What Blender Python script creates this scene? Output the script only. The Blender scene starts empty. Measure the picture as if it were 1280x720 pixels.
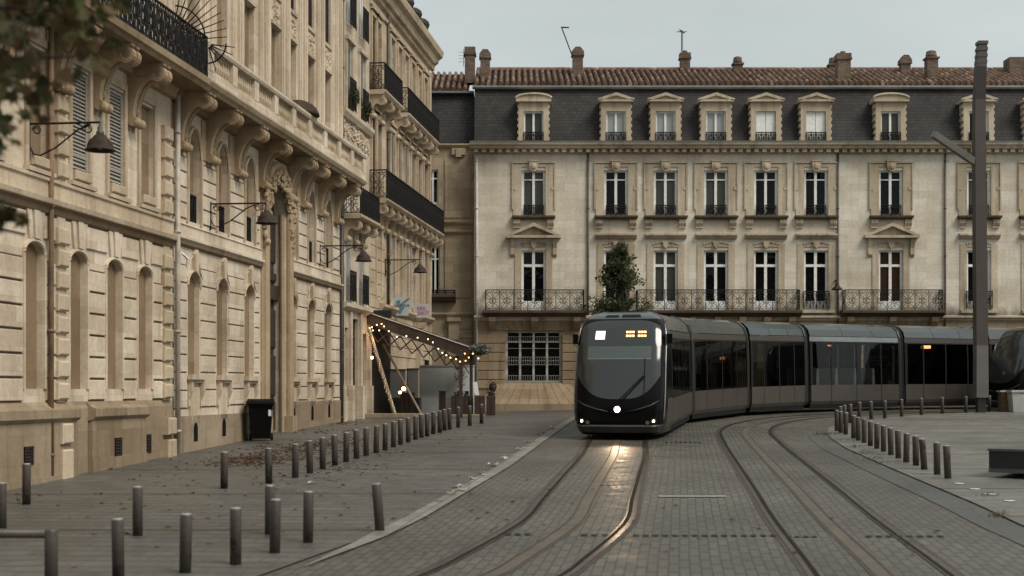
import bpy, math, random
from mathutils import Vector
R = math.radians
random.seed(7)
sc = bpy.context.scene
COL = sc.collection
F = 1778.0; HY = 487.0; CH = 2.33          # focal length in px of the 1280 frame, horizon row, camera height
G = 50.0 / F

# ------------------------------------------------------------------ ground height
def lim(x):
    t = min(1, max(0, (x - 0.0) / 10.0)); t = t*t*(3-2*t)
    return 48.0 + 8.0*t
def gz(x, y):
    L = lim(x); w = 3.0
    a = (y - L)/w
    sp = w*math.log1p(math.exp(a)) if a < 30 else (y-L)
    return G*(y - sp)
def gp(px, py):
    """ground point seen at a pixel"""
    lo, hi = 4.0, 90.0
    for _ in range(50):
        m = .5*(lo+hi); x = (px-640)/F*m
        if HY + F*(CH-gz(x, m))/m > py: lo = m
        else: hi = m
    y = .5*(lo+hi); x = (px-640)/F*y
    return Vector((x, y, gz(x, y)))
def wp(px, py, Z):
    return Vector(((px-640)/F*Z, Z, CH+(HY-py)*Z/F))

# ------------------------------------------------------------------ materials
def mat(name):
    m = bpy.data.materials.new(name); m.use_nodes = True
    nt = m.node_tree; b = nt.nodes['Principled BSDF']
    return m, nt, b
def N(nt, t, **kw):
    n = nt.nodes.new(t)
    for k, v in kw.items(): setattr(n, k, v)
    return n
def L(nt, a, b): nt.links.new(a, b)
def c4(c): return (c[0], c[1], c[2], 1)
def mixc(nt, a, b, fac, mode='MIX'):
    n = N(nt, 'ShaderNodeMix', data_type='RGBA', blend_type=mode)
    for s, v in ((0, fac), (6, a), (7, b)):
        if hasattr(v, 'links') or hasattr(v, 'is_linked'): L(nt, v, n.inputs[s])
        elif s == 0: n.inputs[0].default_value = v
        else: n.inputs[s].default_value = c4(v)
    return n.outputs[2]
def ramp(nt, f, p0, p1, c0=(0,0,0), c1=(1,1,1)):
    n = N(nt, 'ShaderNodeValToRGB'); e = n.color_ramp.elements
    e[0].position = p0; e[1].position = p1; e[0].color = c4(c0); e[1].color = c4(c1)
    L(nt, f, n.inputs[0]); return n.outputs[0]
def noise(nt, vec, scale, detail=3, rough=.55):
    n = N(nt, 'ShaderNodeTexNoise'); n.inputs['Scale'].default_value = scale
    n.inputs['Detail'].default_value = detail; n.inputs['Roughness'].default_value = rough
    L(nt, vec, n.inputs['Vector']); return n.outputs[0]
def mapping(nt, vec, scale=(1,1,1), rot=(0,0,0), loc=(0,0,0)):
    n = N(nt, 'ShaderNodeMapping'); n.inputs['Scale'].default_value = scale
    n.inputs['Rotation'].default_value = rot; n.inputs['Location'].default_value = loc
    L(nt, vec, n.inputs['Vector']); return n.outputs[0]
def facevec(nt):
    tc = N(nt, 'ShaderNodeTexCoord'); s = N(nt, 'ShaderNodeSeparateXYZ'); L(nt, tc.outputs['Object'], s.inputs[0])
    a = N(nt, 'ShaderNodeMath', operation='ADD'); L(nt, s.outputs[0], a.inputs[0]); L(nt, s.outputs[1], a.inputs[1])
    c = N(nt, 'ShaderNodeCombineXYZ'); L(nt, a.outputs[0], c.inputs[0]); L(nt, s.outputs[2], c.inputs[1])
    return c.outputs[0], tc.outputs['Object']
def bump(nt, b, h, strength, dist=.01):
    n = N(nt, 'ShaderNodeBump'); n.inputs['Strength'].default_value = strength; n.inputs['Distance'].default_value = dist
    L(nt, h, n.inputs['Height']); L(nt, n.outputs[0], b.inputs['Normal'])
def brick(nt, vec, w, h, mortar, c1, c2, cm, offset=.5, bias=0):
    n = N(nt, 'ShaderNodeTexBrick'); n.offset = offset
    for k, v in (('Color1', c4(c1)), ('Color2', c4(c2)), ('Mortar', c4(cm)), ('Scale', 1.0), ('Mortar Size', mortar), ('Mortar Smooth', .15), ('Bias', bias), ('Brick Width', w), ('Row Height', h)):
        n.inputs[k].default_value = v
    L(nt, vec, n.inputs['Vector']); return n

def stone(name, c, bw=.75, bh=.36, joint=.006, dark=.62, grime=.55, gcol=(.07,.055,.04), var=.16):
    m, nt, b = mat(name); v, obj = facevec(nt)
    c1 = tuple(x*(1+var*.5) for x in c); c2 = (c[0]*(1-var), c[1]*(1-var*1.15), c[2]*(1-var*1.45))
    br = brick(nt, v, bw, bh, joint, c1, c2, tuple(x*dark for x in c))
    big = noise(nt, obj, .55, 4)
    col = mixc(nt, br.outputs[0], ramp(nt, big, .3, .72, (.80,.75,.68), (1.16,1.16,1.15)), .9, 'MULTIPLY')
    fine = noise(nt, obj, 9, 6, .7)
    col = mixc(nt, col, ramp(nt, fine, .3, .75, (.82,.79,.74), (1.16,1.16,1.16)), .85, 'MULTIPLY')
    st = noise(nt, mapping(nt, obj, (2.6, 2.6, .22)), 1.0, 5, .65)
    col = mixc(nt, col, gcol, ramp(nt, st, .50, .80, (0,0,0), (grime,)*3))
    L(nt, col, b.inputs['Base Color']); b.inputs['Roughness'].default_value = .88
    b.inputs['Specular IOR Level'].default_value = .25
    bump(nt, b, fine, .35, .012)
    return m
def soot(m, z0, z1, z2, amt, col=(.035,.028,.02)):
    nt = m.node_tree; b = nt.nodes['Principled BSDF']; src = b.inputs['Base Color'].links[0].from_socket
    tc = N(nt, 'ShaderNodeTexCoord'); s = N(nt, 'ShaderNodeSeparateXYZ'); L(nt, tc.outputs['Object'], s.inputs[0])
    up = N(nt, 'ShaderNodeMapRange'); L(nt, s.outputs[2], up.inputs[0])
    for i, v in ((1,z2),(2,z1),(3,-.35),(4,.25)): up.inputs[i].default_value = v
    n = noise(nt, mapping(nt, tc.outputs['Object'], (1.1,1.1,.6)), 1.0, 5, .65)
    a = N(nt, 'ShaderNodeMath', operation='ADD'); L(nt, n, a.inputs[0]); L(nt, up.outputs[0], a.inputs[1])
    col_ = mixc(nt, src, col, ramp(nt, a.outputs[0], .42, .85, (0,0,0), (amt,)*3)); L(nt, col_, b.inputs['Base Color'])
def plain(name, c, rough=.6, metal=0, var=.18, scale=4, spec=.5, bmp=.15):
    m, nt, b = mat(name); tc = N(nt, 'ShaderNodeTexCoord')
    n = noise(nt, tc.outputs['Object'], scale, 5, .65)
    col = mixc(nt, c, ramp(nt, n, .3, .75, (1-var*1.6,)*3, (1+var,)*3), 1.0, 'MULTIPLY')
    L(nt, col, b.inputs['Base Color']); b.inputs['Roughness'].default_value = rough; b.inputs['Metallic'].default_value = metal
    b.inputs['Specular IOR Level'].default_value = spec
    if bmp: bump(nt, b, n, bmp, .006)
    return m
def emit(name, c, s):
    m, nt, b = mat(name); b.inputs['Base Color'].default_value = c4(c)
    b.inputs['Emission Color'].default_value = c4(c); b.inputs['Emission Strength'].default_value = s
    return m
def glass(name, base, tint=0.0, rough=.06, ior=1.55, wob=.0):
    """glossy pane; tint = how much light passes straight through"""
    m, nt, b = mat(name); b.inputs['Base Color'].default_value = c4(base); b.inputs['Roughness'].default_value = rough
    b.inputs['IOR'].default_value = ior
    tc = N(nt, 'ShaderNodeTexCoord'); n = noise(nt, tc.outputs['Object'], 1.3, 2)
    if wob: bump(nt, b, n, wob, .05)
    if tint > 0:
        tr = N(nt, 'ShaderNodeBsdfTransparent'); tr.inputs[0].default_value = (tint*.97, tint, tint*.97, 1)
        gl = N(nt, 'ShaderNodeBsdfGlossy'); gl.inputs['Roughness'].default_value = rough
        fr = N(nt, 'ShaderNodeFresnel'); fr.inputs['IOR'].default_value = ior
        mx = N(nt, 'ShaderNodeMixShader'); L(nt, fr.outputs[0], mx.inputs[0]); L(nt, tr.outputs[0], mx.inputs[1]); L(nt, gl.outputs[0], mx.inputs[2])
        L(nt, mx.outputs[0], nt.nodes['Material Output'].inputs[0])
    return m

M = {}
M['stoneA'] = stone('warm_limestone', (.58,.51,.42), .95, .42, .004, .75, .45, (.14,.10,.065))
M['plinthA'] = stone('dirty_shaded_plinth_limestone', (.275,.222,.16), 1.2, .5, .004, .75, .7, (.10,.07,.045), .2)  # dirt, plus the dimness low on the wall put into the colour
M['smoothB'] = stone('smooth_limestone', (.56,.49,.40), 1.4, 2.1, .0015, .85, .4, (.15,.11,.075), .12)
M['soffit'] = stone('shade_brown_soffit', (.21,.155,.10), 1.2, 3, .004, .6, .6, (.07,.05,.03), .2)  # shade under the balcony slab put into a darker brown
M['carvedbrown'] = stone('brown_carved_limestone', (.35,.275,.19), 3, 3, 0, 1, .7, (.08,.055,.035), .2)
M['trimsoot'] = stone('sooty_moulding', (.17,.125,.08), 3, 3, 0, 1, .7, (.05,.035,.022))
M['stoneB'] = stone('grey_limestone', (.57,.505,.42), .8, .40, .005, .72, .5, (.12,.09,.06))
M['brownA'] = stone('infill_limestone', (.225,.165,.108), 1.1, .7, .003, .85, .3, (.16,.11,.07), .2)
M['joint'] = plain('dirty_mortar_joint', (.11,.08,.055), .9, 0, .3, 5)
M['trimA'] = stone('carved_limestone', (.47,.395,.305), 3.0, 3.0, .0, 1, .6, (.10,.07,.045))
M['stoneC'] = stone('pale_limestone', (.50,.435,.355), .7, .35, .004, .75, .35)
M['stoneD'] = stone('ochre_limestone', (.45,.375,.285), .8, .36, .004, .75, .4)
M['far'] = stone('facade_limestone', (.625,.59,.52), 1.05, .34, .006, .80, .35, (.18,.15,.11), .12)
M['farlow'] = stone('stained_limestone', (.30,.235,.165), 1.3, .45, .002, .8, .6, (.05,.04,.03), .2)
M['fartrim'] = stone('trim_limestone', (.48,.42,.335), 3, 3, 0, 1, .75, (.09,.07,.05))
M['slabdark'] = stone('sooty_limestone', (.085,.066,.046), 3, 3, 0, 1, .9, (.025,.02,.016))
M['recess'] = stone('yellow_limestone', (.39,.325,.245), .9, .36, .005, .72, .5, (.08,.06,.04), .2)
M['iron'] = plain('black_iron', (.010,.009,.0085), .7, .0, .3, 8, .2)
M['lampmetal'] = plain('brown_lamp_metal', (.046,.034,.027), .75, 0, .3, 10, .15)
M['rustiron'] = plain('rusty_iron', (.05,.035,.028), .7, .2, .4, 12)
M['white'] = plain('white_paint', (.76,.76,.72), .5, 0, .12, 6, .4)
M['greywhite'] = plain('weathered_white_paint', (.46,.45,.41), .6, 0, .2, 5)
M['shutter'] = plain('grey_shutter_paint', (.30,.275,.235), .65, 0, .15, 6)
M['pipe'] = plain('pale_pipe_paint', (.42,.37,.30), .6, 0, .25, 3)
M['pipedark'] = plain('dark_pipe', (.085,.08,.07), .6, .2, .25, 3)
M['piperust'] = plain('rusty_pipe', (.20,.125,.07), .8, 0, .3, 3)
M['zinc'] = plain('zinc', (.17,.175,.17), .6, .2, .2, 2)
M['wooddark'] = plain('dark_door_wood', (.045,.03,.02), .55, 0, .4, 7)
M['void'] = plain('unlit_interior', (.010,.009,.008), .9, 0, .2, 2, .1, 0)
M['barpaint'] = plain('grey_bar_paint', (.24,.23,.21), .6, 0, .2, 5)
M['pane'] = glass('dark_pane', (.004,.004,.004), 0, .04, 1.25, .25)
M['panemid'] = glass('curtain_and_sky_pane', (.055,.055,.048), 0, .05, 1.25, .25)  # grey base colour carries mirrored sky as well as curtains
M['panelight'] = glass('net_curtain_pane', (.27,.285,.275), 0, .06, 1.55, .2)
M['panewarm'] = glass('warm_room_pane', (.035,.02,.012), 0, .05, 1.25, .2)
M['tramglass'] = glass('tinted_tram_glass', (0,0,0), .07, .02, 1.33)
M['tramglassclear'] = glass('clear_tram_glass', (0,0,0), .72, .02, 1.45)
M['blind'] = glass('green_sun_blind', (.065,.08,.072), 0, .2, 1.6)
M['windshield'] = glass('windscreen_glass', (.026,.030,.028), 0, .10, 1.6)
M['trampanel'] = plain('taupe_tram_panel', (.060,.051,.044), .4, .1, .10, 2, .5, 0)
M['tramroof'] = plain('grey_green_tram_roof', (.05,.062,.062), .18, .1, .08, 1.5, 1.0, 0)
M['tramblack'] = plain('gloss_black_bodywork', (.004,.004,.004), .2, 0, .1, 2, .12, 0)
M['tramgrey'] = plain('grey_bodywork', (.045,.043,.04), .35, .2, .1, 2, .5, 0)
M['tramsilver'] = plain('silver_edge', (.30,.31,.30), .25, .7, .1, 2, .5, 0)
M['rubber'] = plain('black_rubber', (.012,.012,.012), .8, 0, .2, 5, .2, 0)
M['seat'] = plain('pale_seat_fabric', (.42,.42,.38), .7, 0, .15, 8)
M['seatdark'] = plain('dark_seat_fabric', (.07,.07,.065), .8, 0, .2, 8)
M['postbrown'] = plain('brown_mast_paint', (.062,.05,.043), .55, .2, .12, 1.5)
M['postdark'] = plain('dark_mast_paint', (.02,.017,.015), .5, .2, .2, 1.5)
M['postlight'] = plain('grey_mast_paint', (.13,.118,.107), .5, .2, .12, 1.5)
M['bin'] = plain('black_bin_plastic', (.003,.003,.003), .6, 0, .2, 6, .1)
M['paper'] = plain('white_sticker', (.6,.6,.58), .7, 0, .1, 9)
M['awning'] = plain('brown_awning_cloth', (.055,.038,.028), .9, 0, .25, 3, .2)
M['plankwood'] = plain('pale_timber', (.26,.20,.13), .75, 0, .25, 6)
M['planter'] = plain('dark_planter_wood', (.045,.025,.016), .75, 0, .35, 5)
M['screen'] = plain('frosted_screen', (.55,.58,.57), .5, 0, .1, 1.5)
M['bark'] = plain('bark', (.06,.045,.032), .9, 0, .4, 14)
M['container'] = plain('pale_container', (.40,.395,.36), .6, 0, .15, 3)
M['brickwork'] = stone('dark_brickwork', (.16,.11,.07), .22, .075, .012, .5, .5)
M['chimney'] = stone('sooty_chimney_brick', (.17,.13,.105), .24, .08, .012, .6, .85, (.03,.025,.02), .3)
M['slabbench'] = plain('black_slab', (.012,.011,.010), .6, 0, .2, 4)
M['slabtop'] = plain('dark_stone_top', (.075,.07,.062), .5, 0, .15, 3)
M['pinksign'] = plain('grey_sign_board', (.42,.40,.38), .6, 0, .1, 3)
M['whitesign'] = plain('white_sign_board', (.40,.44,.44), .5, 0, .1, 3)
M['teal'] = plain('teal_print', (.09,.18,.20), .6, 0, .1, 3)
M['pink'] = plain('pink_print', (.33,.07,.19), .6, 0, .1, 3)
M['navy'] = plain('navy_print', (.03,.04,.06), .6, 0, .1, 3)
M['bulb'] = emit('warm_bulb', (1,.58,.26), 4)
M['bulbdim'] = emit('dim_fairy_bulb', (1,.72,.42), 1.8)
M['headlamp'] = emit('white_headlamp', (1,.78,.88), 3.5)
M['smalllamp'] = emit('warm_headlamp', (1,.80,.55), 4)
M['lampoff'] = plain('unlit_lens', (.12,.11,.10), .15, 0, .1, 3)
M['amber'] = emit('amber_dots', (1,.50,.20), 1.6)
M['amberdim'] = emit('dim_amber', (1,.42,.15), .55)
M['pinkdisplay'] = emit('pale_route_panel', (1,.80,.80), .62)
M['displaymark'] = emit('faint_route_mark', (1,.45,.50), .5)

def leafmat(name, cols):
    m, nt, b = mat(name); gi = N(nt, 'ShaderNodeNewGeometry')
    r = N(nt, 'ShaderNodeValToRGB'); el = r.color_ramp.elements
    el[0].color = c4(cols[0]); el[1].color = c4(cols[-1])
    for i, c in enumerate(cols[1:-1]):
        e = el.new((i+1)/(len(cols)-1)); e.color = c4(c)
    L(nt, gi.outputs['Random Per Island'], r.inputs[0]); L(nt, r.outputs[0], b.inputs['Base Color'])
    b.inputs['Roughness'].default_value = .7; b.inputs['Specular IOR Level'].default_value = .25
    tr = N(nt, 'ShaderNodeBsdfTranslucent'); L(nt, r.outputs[0], tr.inputs[0])
    mx = N(nt, 'ShaderNodeMixShader'); mx.inputs[0].default_value = .25
    L(nt, b.outputs[0], mx.inputs[1]); L(nt, tr.outputs[0], mx.inputs[2]); L(nt, mx.outputs[0], nt.nodes['Material Output'].inputs[0])
    return m
M['leafnear'] = leafmat('autumn_plane_leaf', [(.022,.025,.012),(.058,.064,.022),(.105,.098,.035),(.038,.044,.017),(.12,.075,.038),(.028,.032,.014)])
M['leaffar'] = leafmat('dark_green_leaf', [(.03,.04,.018),(.055,.072,.03),(.08,.095,.04),(.035,.046,.022)])
M['leafdry'] = leafmat('dry_leaf', [(.085,.038,.020),(.12,.058,.03),(.06,.028,.016),(.16,.095,.06)])
M['leafpale'] = leafmat('pale_dry_leaf', [(.42,.40,.34),(.55,.53,.47),(.26,.21,.15)])
M['weed'] = leafmat('dry_weed', [(.05,.05,.022),(.09,.075,.035),(.12,.09,.05)])
M['garland'] = leafmat('garland_leaf', [(.08,.095,.085),(.15,.17,.155),(.26,.28,.26),(.05,.055,.045)])

def rooftile():
    m, nt, b = mat('canal_roof_tile'); tc = N(nt, 'ShaderNodeTexCoord')
    s = N(nt, 'ShaderNodeSeparateXYZ'); L(nt, tc.outputs['Object'], s.inputs[0])
    def fl(o, d):
        a = N(nt, 'ShaderNodeMath', operation='DIVIDE'); L(nt, o, a.inputs[0]); a.inputs[1].default_value = d
        f = N(nt, 'ShaderNodeMath', operation='FLOOR'); L(nt, a.outputs[0], f.inputs[0]); return f.outputs[0]
    c = N(nt, 'ShaderNodeCombineXYZ'); L(nt, fl(s.outputs[0], .29), c.inputs[0]); L(nt, fl(s.outputs[1], .36), c.inputs[1])
    w = N(nt, 'ShaderNodeTexWhiteNoise', noise_dimensions='2D'); L(nt, c.outputs[0], w.inputs['Vector'])
    r = N(nt, 'ShaderNodeValToRGB'); el = r.color_ramp.elements
    el[0].color = c4((.14,.078,.05)); el[1].color = c4((.46,.34,.25))
    for p, cc in ((.3,(.22,.125,.08)),(.6,(.27,.165,.11)),(.85,(.21,.15,.115))):
        e = el.new(p); e.color = c4(cc)
    L(nt, w.outputs[0], r.inputs[0])
    n = noise(nt, tc.outputs['Object'], 5, 5, .7)
    col = mixc(nt, r.outputs[0], ramp(nt, n, .35, .75, (.45,.45,.45), (1.15,1.1,1.05)), .8, 'MULTIPLY')
    L(nt, col, b.inputs['Base Color']); b.inputs['Roughness'].default_value = .9
    return m
M['tile'] = rooftile()
M['tilechannel'] = plain('shaded_channel_tile', (.05,.036,.027), .95, 0, .4, 6, .1)  # shade in the valleys between cover tiles, put into a darker colour
def slate():
    m, nt, b = mat('slate'); v, obj = facevec(nt)
    br = brick(nt, v, .24, .155, .010, (.046,.043,.042), (.031,.029,.028), (.012,.011,.011))
    n = noise(nt, obj, .6, 5, .65)
    col = mixc(nt, br.outputs[0], ramp(nt, n, .3, .75, (.7,.66,.64), (1.25,1.25,1.2)), 1, 'MULTIPLY')
    L(nt, col, b.inputs['Base Color']); b.inputs['Roughness'].default_value = .7; b.inputs['Specular IOR Level'].default_value = .25
    bump(nt, b, br.outputs['Fac'], -.5, .01)
    return m
M['slate'] = slate()
def paving(name, c, w, h, rot, joint=.10, mort=.007, big=None, var=.22, rough=(.36,.7), jd=.35, patch=(.75,1.15), stretch=(1,1), big_w=.10):
    m, nt, b = mat(name); tc = N(nt, 'ShaderNodeTexCoord'); o = tc.outputs['Object']
    warp = N(nt, 'ShaderNodeVectorMath', operation='MULTIPLY_ADD')
    wn = N(nt, 'ShaderNodeTexNoise'); wn.inputs['Scale'].default_value = .35; L(nt, o, wn.inputs['Vector'])
    L(nt, wn.outputs[1], warp.inputs[0]); warp.inputs[1].default_value = (.04,.04,0); L(nt, o, warp.inputs[2])
    v = mapping(nt, mapping(nt, warp.outputs[0], (1,1,0), (0,0,rot)), (1/stretch[0],1/stretch[1],0))
    c1 = tuple(x*(1+var*.6) for x in c); c2 = tuple(x*(1-var) for x in c)
    br = brick(nt, v, w, h, mort, c1, c2, tuple(x*jd for x in c))
    n1 = noise(nt, o, .25, 5, .6); n2 = noise(nt, o, 14, 5, .7); n3 = noise(nt, o, 1.6, 5, .65)
    col = mixc(nt, br.outputs[0], ramp(nt, n1, .32, .7, (patch[0],patch[0]*.97,patch[0]*.93), (patch[1],)*3), 1, 'MULTIPLY')
    col = mixc(nt, col, ramp(nt, n3, .3, .75, (.72,.69,.65), (1.12,)*3), .8, 'MULTIPLY')
    col = mixc(nt, col, ramp(nt, n2, .3, .75, (.7,.7,.7), (1.2,)*3), .7, 'MULTIPLY')
    if big:
        bb = brick(nt, mapping(nt, o, (1,1,0), (0,0,big[2]), (1100,0,0)), big[0], big[1], big_w, (1,1,1), (.96,.96,.95), (.50,.47,.43), 0)
        col = mixc(nt, col, bb.outputs[0], 1, 'MULTIPLY')
    L(nt, col, b.inputs['Base Color'])
    L(nt, ramp(nt, n3, .35, .7, (rough[0],)*3, (rough[1],)*3), b.inputs['Roughness'])
    b.inputs['Specular IOR Level'].default_value = .45
    bp = N(nt, 'ShaderNodeMath', operation='MULTIPLY_ADD'); L(nt, br.outputs['Fac'], bp.inputs[0]); bp.inputs[1].default_value = -1; L(nt, n2, bp.inputs[2])
    bump(nt, b, bp.outputs[0], .5, .008)
    return m
HEAD = math.atan(.119)
M['setts'] = paving('track_setts', (.103,.095,.076), .15, .115, R(90)+HEAD, mort=.010, jd=.46, var=.14, stretch=(4,1), patch=(.66,1.2))
M['pave'] = paving('grey_pavement', (.110,.106,.096), .42, .11, R(3), mort=.012, jd=.66, stretch=(1,3.5), big=(3000, 4.6, -.02), var=.14)
M['plaza'] = paving('plaza_slabs', (.162,.156,.14), .6, .14, R(-4), mort=.010, jd=.74, stretch=(1,4), big=(3000, 3.9, R(-1)), var=.12)
M['kerb'] = paving('kerb_stone', (.23,.22,.195), .9, .6, R(90)+HEAD, mort=.012, jd=.5, var=.12)
M['gutter'] = paving('gutter_stone', (.08,.08,.075), .6, .5, R(90)+R(10), mort=.008, jd=.6, var=.12)
M['earth'] = paving('paved_ground', (.12,.11,.095), .42, .11, 0, mort=.006, jd=.6, var=.14)
M['railbed'] = plain('rail_sealant', (.048,.036,.026), .7, 0, .3, 6)
M['railgroove'] = plain('rail_groove', (.008,.007,.006), .8, 0, .3, 6, .2, 0)
M['railsteel'] = plain('worn_rail_steel', (.19,.155,.125), .28, .8, .45, 9, .5, .5)
M['apsbed'] = plain('rust_tinted_power_strip', (.10,.076,.050), .5, .1, .25, 2)
M['slot'] = plain('drain_slot_iron', (.025,.022,.02), .7, .3, .3, 10)
M['steelbar'] = plain('pale_drain_bar', (.36,.36,.34), .4, .3, .15, 10)
def bollardmat():
    m, nt, b = mat('bollard_paint'); tc = N(nt, 'ShaderNodeTexCoord'); o = tc.outputs['Object']
    oi = N(nt, 'ShaderNodeObjectInfo')
    off = N(nt, 'ShaderNodeVectorMath', operation='ADD'); L(nt, o, off.inputs[0])
    sc_ = N(nt, 'ShaderNodeMath', operation='MULTIPLY'); L(nt, oi.outputs['Random'], sc_.inputs[0]); sc_.inputs[1].default_value = 60
    L(nt, sc_.outputs[0], off.inputs[1]); v = off.outputs[0]
    n = noise(nt, v, 3.2, 5, .65); n2 = noise(nt, v, 22, 4, .7)
    col = mixc(nt, (.064,.054,.046), ramp(nt, n2, .3, .75, (.75,.74,.72), (1.15,)*3), 1, 'MULTIPLY')
    s = N(nt, 'ShaderNodeSeparateXYZ'); L(nt, o, s.inputs[0])
    hgt = N(nt, 'ShaderNodeMath', operation='MULTIPLY_ADD'); L(nt, s.outputs[2], hgt.inputs[0]); hgt.inputs[1].default_value = -.26; L(nt, n, hgt.inputs[2])
    col = mixc(nt, col, (.018,.014,.012), ramp(nt, hgt.outputs[0], .50, .56))
    L(nt, col, b.inputs['Base Color']); b.inputs['Roughness'].default_value = .5
    return m
M['bollard'] = bollardmat()
M['bollardtop'] = plain('scuffed_bollard_cap', (.30,.29,.27), .45, .1, .2, 12)

# ------------------------------------------------------------------ mesh builder and scene tree
OFF = {}
def tag(o, label=None, cat=None, group=None, kind=None):
    if label: o['label'] = label
    if cat: o['category'] = cat
    if group: o['group'] = group
    if kind: o['kind'] = kind
    return o
def thing(name, label, cat, loc=(0,0,0), rot=0, group=None, off=None):
    o = bpy.data.objects.new(name, None); COL.objects.link(o); o.empty_display_size = .3
    o.location = loc; o.rotation_euler = (0,0,rot); tag(o, label, cat, group)
    OFF[o.name] = Vector(off) if off is not None else Vector((0,0,0))
    return o
def root_off(p):
    while p.parent: p = p.parent
    return OFF.get(p.name, Vector((0,0,0)))
class MB:
    def __init__(s): s.v = []; s.f = []; s.mi = []; s.cur = 0
    def poly(s, pts):
        i = len(s.v); s.v += [tuple(p) for p in pts]; s.f.append(tuple(range(i, i+len(pts)))); s.mi.append(s.cur); return s
    def box(s, x0, x1, y0, y1, z0, z1):
        i = len(s.v)
        s.v += [(x0,y0,z0),(x1,y0,z0),(x1,y1,z0),(x0,y1,z0),(x0,y0,z1),(x1,y0,z1),(x1,y1,z1),(x0,y1,z1)]
        for f in ((0,3,2,1),(4,5,6,7),(0,1,5,4),(1,2,6,5),(2,3,7,6),(3,0,4,7)):
            s.f.append(tuple(i+k for k in f)); s.mi.append(s.cur)
        return s
    def block(s, x0, x1, y0, y1, z0, z1, b=.012):
        """a box whose front (-y) edge is chamfered"""
        i = len(s.v); c = b
        s.v += [(x0,y1,z0),(x1,y1,z0),(x1,y1,z1),(x0,y1,z1),(x0,y0+c,z0),(x1,y0+c,z0),(x1,y0+c,z1),(x0,y0+c,z1),
                (x0+c,y0,z0+c),(x1-c,y0,z0+c),(x1-c,y0,z1-c),(x0+c,y0,z1-c)]
        for f in ((8,9,10,11),(4,5,9,8),(5,6,10,9),(6,7,11,10),(7,4,8,11),(0,1,5,4),(1,2,6,5),(2,3,7,6),(3,0,4,7)):
            s.f.append(tuple(i+k for k in f)); s.mi.append(s.cur)
        return s
    def prism(s, prof, a0, a1, fn):
        """profile points (p,q) swept from a0 to a1; fn(p,q,a)->xyz"""
        n = len(prof); i = len(s.v)
        s.v += [tuple(fn(p, q, a0)) for p, q in prof] + [tuple(fn(p, q, a1)) for p, q in prof]
        for k in range(n):
            j = (k+1) % n; s.f.append((i+k, i+j, i+n+j, i+n+k)); s.mi.append(s.cur)
        s.f.append(tuple(i+k for k in range(n-1,-1,-1))); s.f.append(tuple(i+n+k for k in range(n))); s.mi += [s.cur]*2
        return s
    def tube(s, pts, r, n=4, closed=False, cap=True):
        pts = [Vector(p) for p in pts]; m = len(pts); i = len(s.v)
        for k, p in enumerate(pts):
            a = pts[(k-1) % m] if (closed or k > 0) else p; b = pts[(k+1) % m] if (closed or k < m-1) else p
            d = (b-a); d = d.normalized() if d.length > 1e-9 else Vector((0,0,1))
            u = d.cross(Vector((.31,.17,.93))); 
            if u.length < .05: u = d.cross(Vector((1,0,0)))
            u.normalize(); w = d.cross(u); rr = r[k] if isinstance(r, (list,tuple)) else r
            for q in range(n):
                an = 2*math.pi*(q+.5)/n; s.v.append(tuple(p + u*(rr*math.cos(an)) + w*(rr*math.sin(an))))
        for k in range(m if closed else m-1):
            k2 = (k+1) % m
            for q in range(n):
                q2 = (q+1) % n; s.f.append((i+k*n+q, i+k*n+q2, i+k2*n+q2, i+k2*n+q)); s.mi.append(s.cur)
        if cap and not closed:
            s.f.append(tuple(i+q for q in range(n-1,-1,-1))); s.f.append(tuple(i+(m-1)*n+q for q in range(n))); s.mi += [s.cur]*2
        return s
    def lathe(s, prof, c=(0,0,0), n=14, cap=True):
        i = len(s.v); m = len(prof)
        for r, z in prof:
            for q in range(n):
                a = 2*math.pi*q/n; s.v.append((c[0]+r*math.cos(a), c[1]+r*math.sin(a), c[2]+z))
        for k in range(m-1):
            for q in range(n):
                q2 = (q+1) % n; s.f.append((i+k*n+q, i+k*n+q2, i+(k+1)*n+q2, i+(k+1)*n+q)); s.mi.append(s.cur)
        if cap:
            s.f.append(tuple(i+q for q in range(n-1,-1,-1))); s.f.append(tuple(i+(m-1)*n+q for q in range(n))); s.mi += [s.cur]*2
        return s
    def blob(s, c, r, n=7, sq=(1,1,1)):
        prof = [(math.sin(math.pi*k/n), -math.cos(math.pi*k/n)) for k in range(n+1)]
        i = len(s.v); m = 8
        for a, z in prof:
            for q in range(m):
                t = 2*math.pi*q/m; s.v.append((c[0]+r*sq[0]*a*math.cos(t), c[1]+r*sq[1]*a*math.sin(t), c[2]+r*sq[2]*z))
        for k in range(n):
            for q in range(m):
                q2 = (q+1) % m; s.f.append((i+k*m+q, i+k*m+q2, i+(k+1)*m+q2, i+(k+1)*m+q)); s.mi.append(s.cur)
        return s
    def build(s, name, m, parent=None, smooth=False, loc=None):
        me = bpy.data.meshes.new(name)
        o_ = root_off(parent) if parent is not None else (Vector(loc) if loc is not None else Vector((0,0,0)))
        me.from_pydata([(v[0]-o_[0], v[1]-o_[1], v[2]-o_[2]) for v in s.v], [], s.f)
        ms = m if isinstance(m, (list,tuple)) else [m]
        for x in ms: me.materials.append(M[x])
        if len(ms) > 1: me.polygons.foreach_set('material_index', s.mi)
        if smooth: me.polygons.foreach_set('use_smooth', [True]*len(me.polygons))
        me.update()
        o = bpy.data.objects.new(name, me); COL.objects.link(o)
        if parent is not None: o.parent = parent
        elif loc is not None: o.location = loc
        return o
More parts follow.
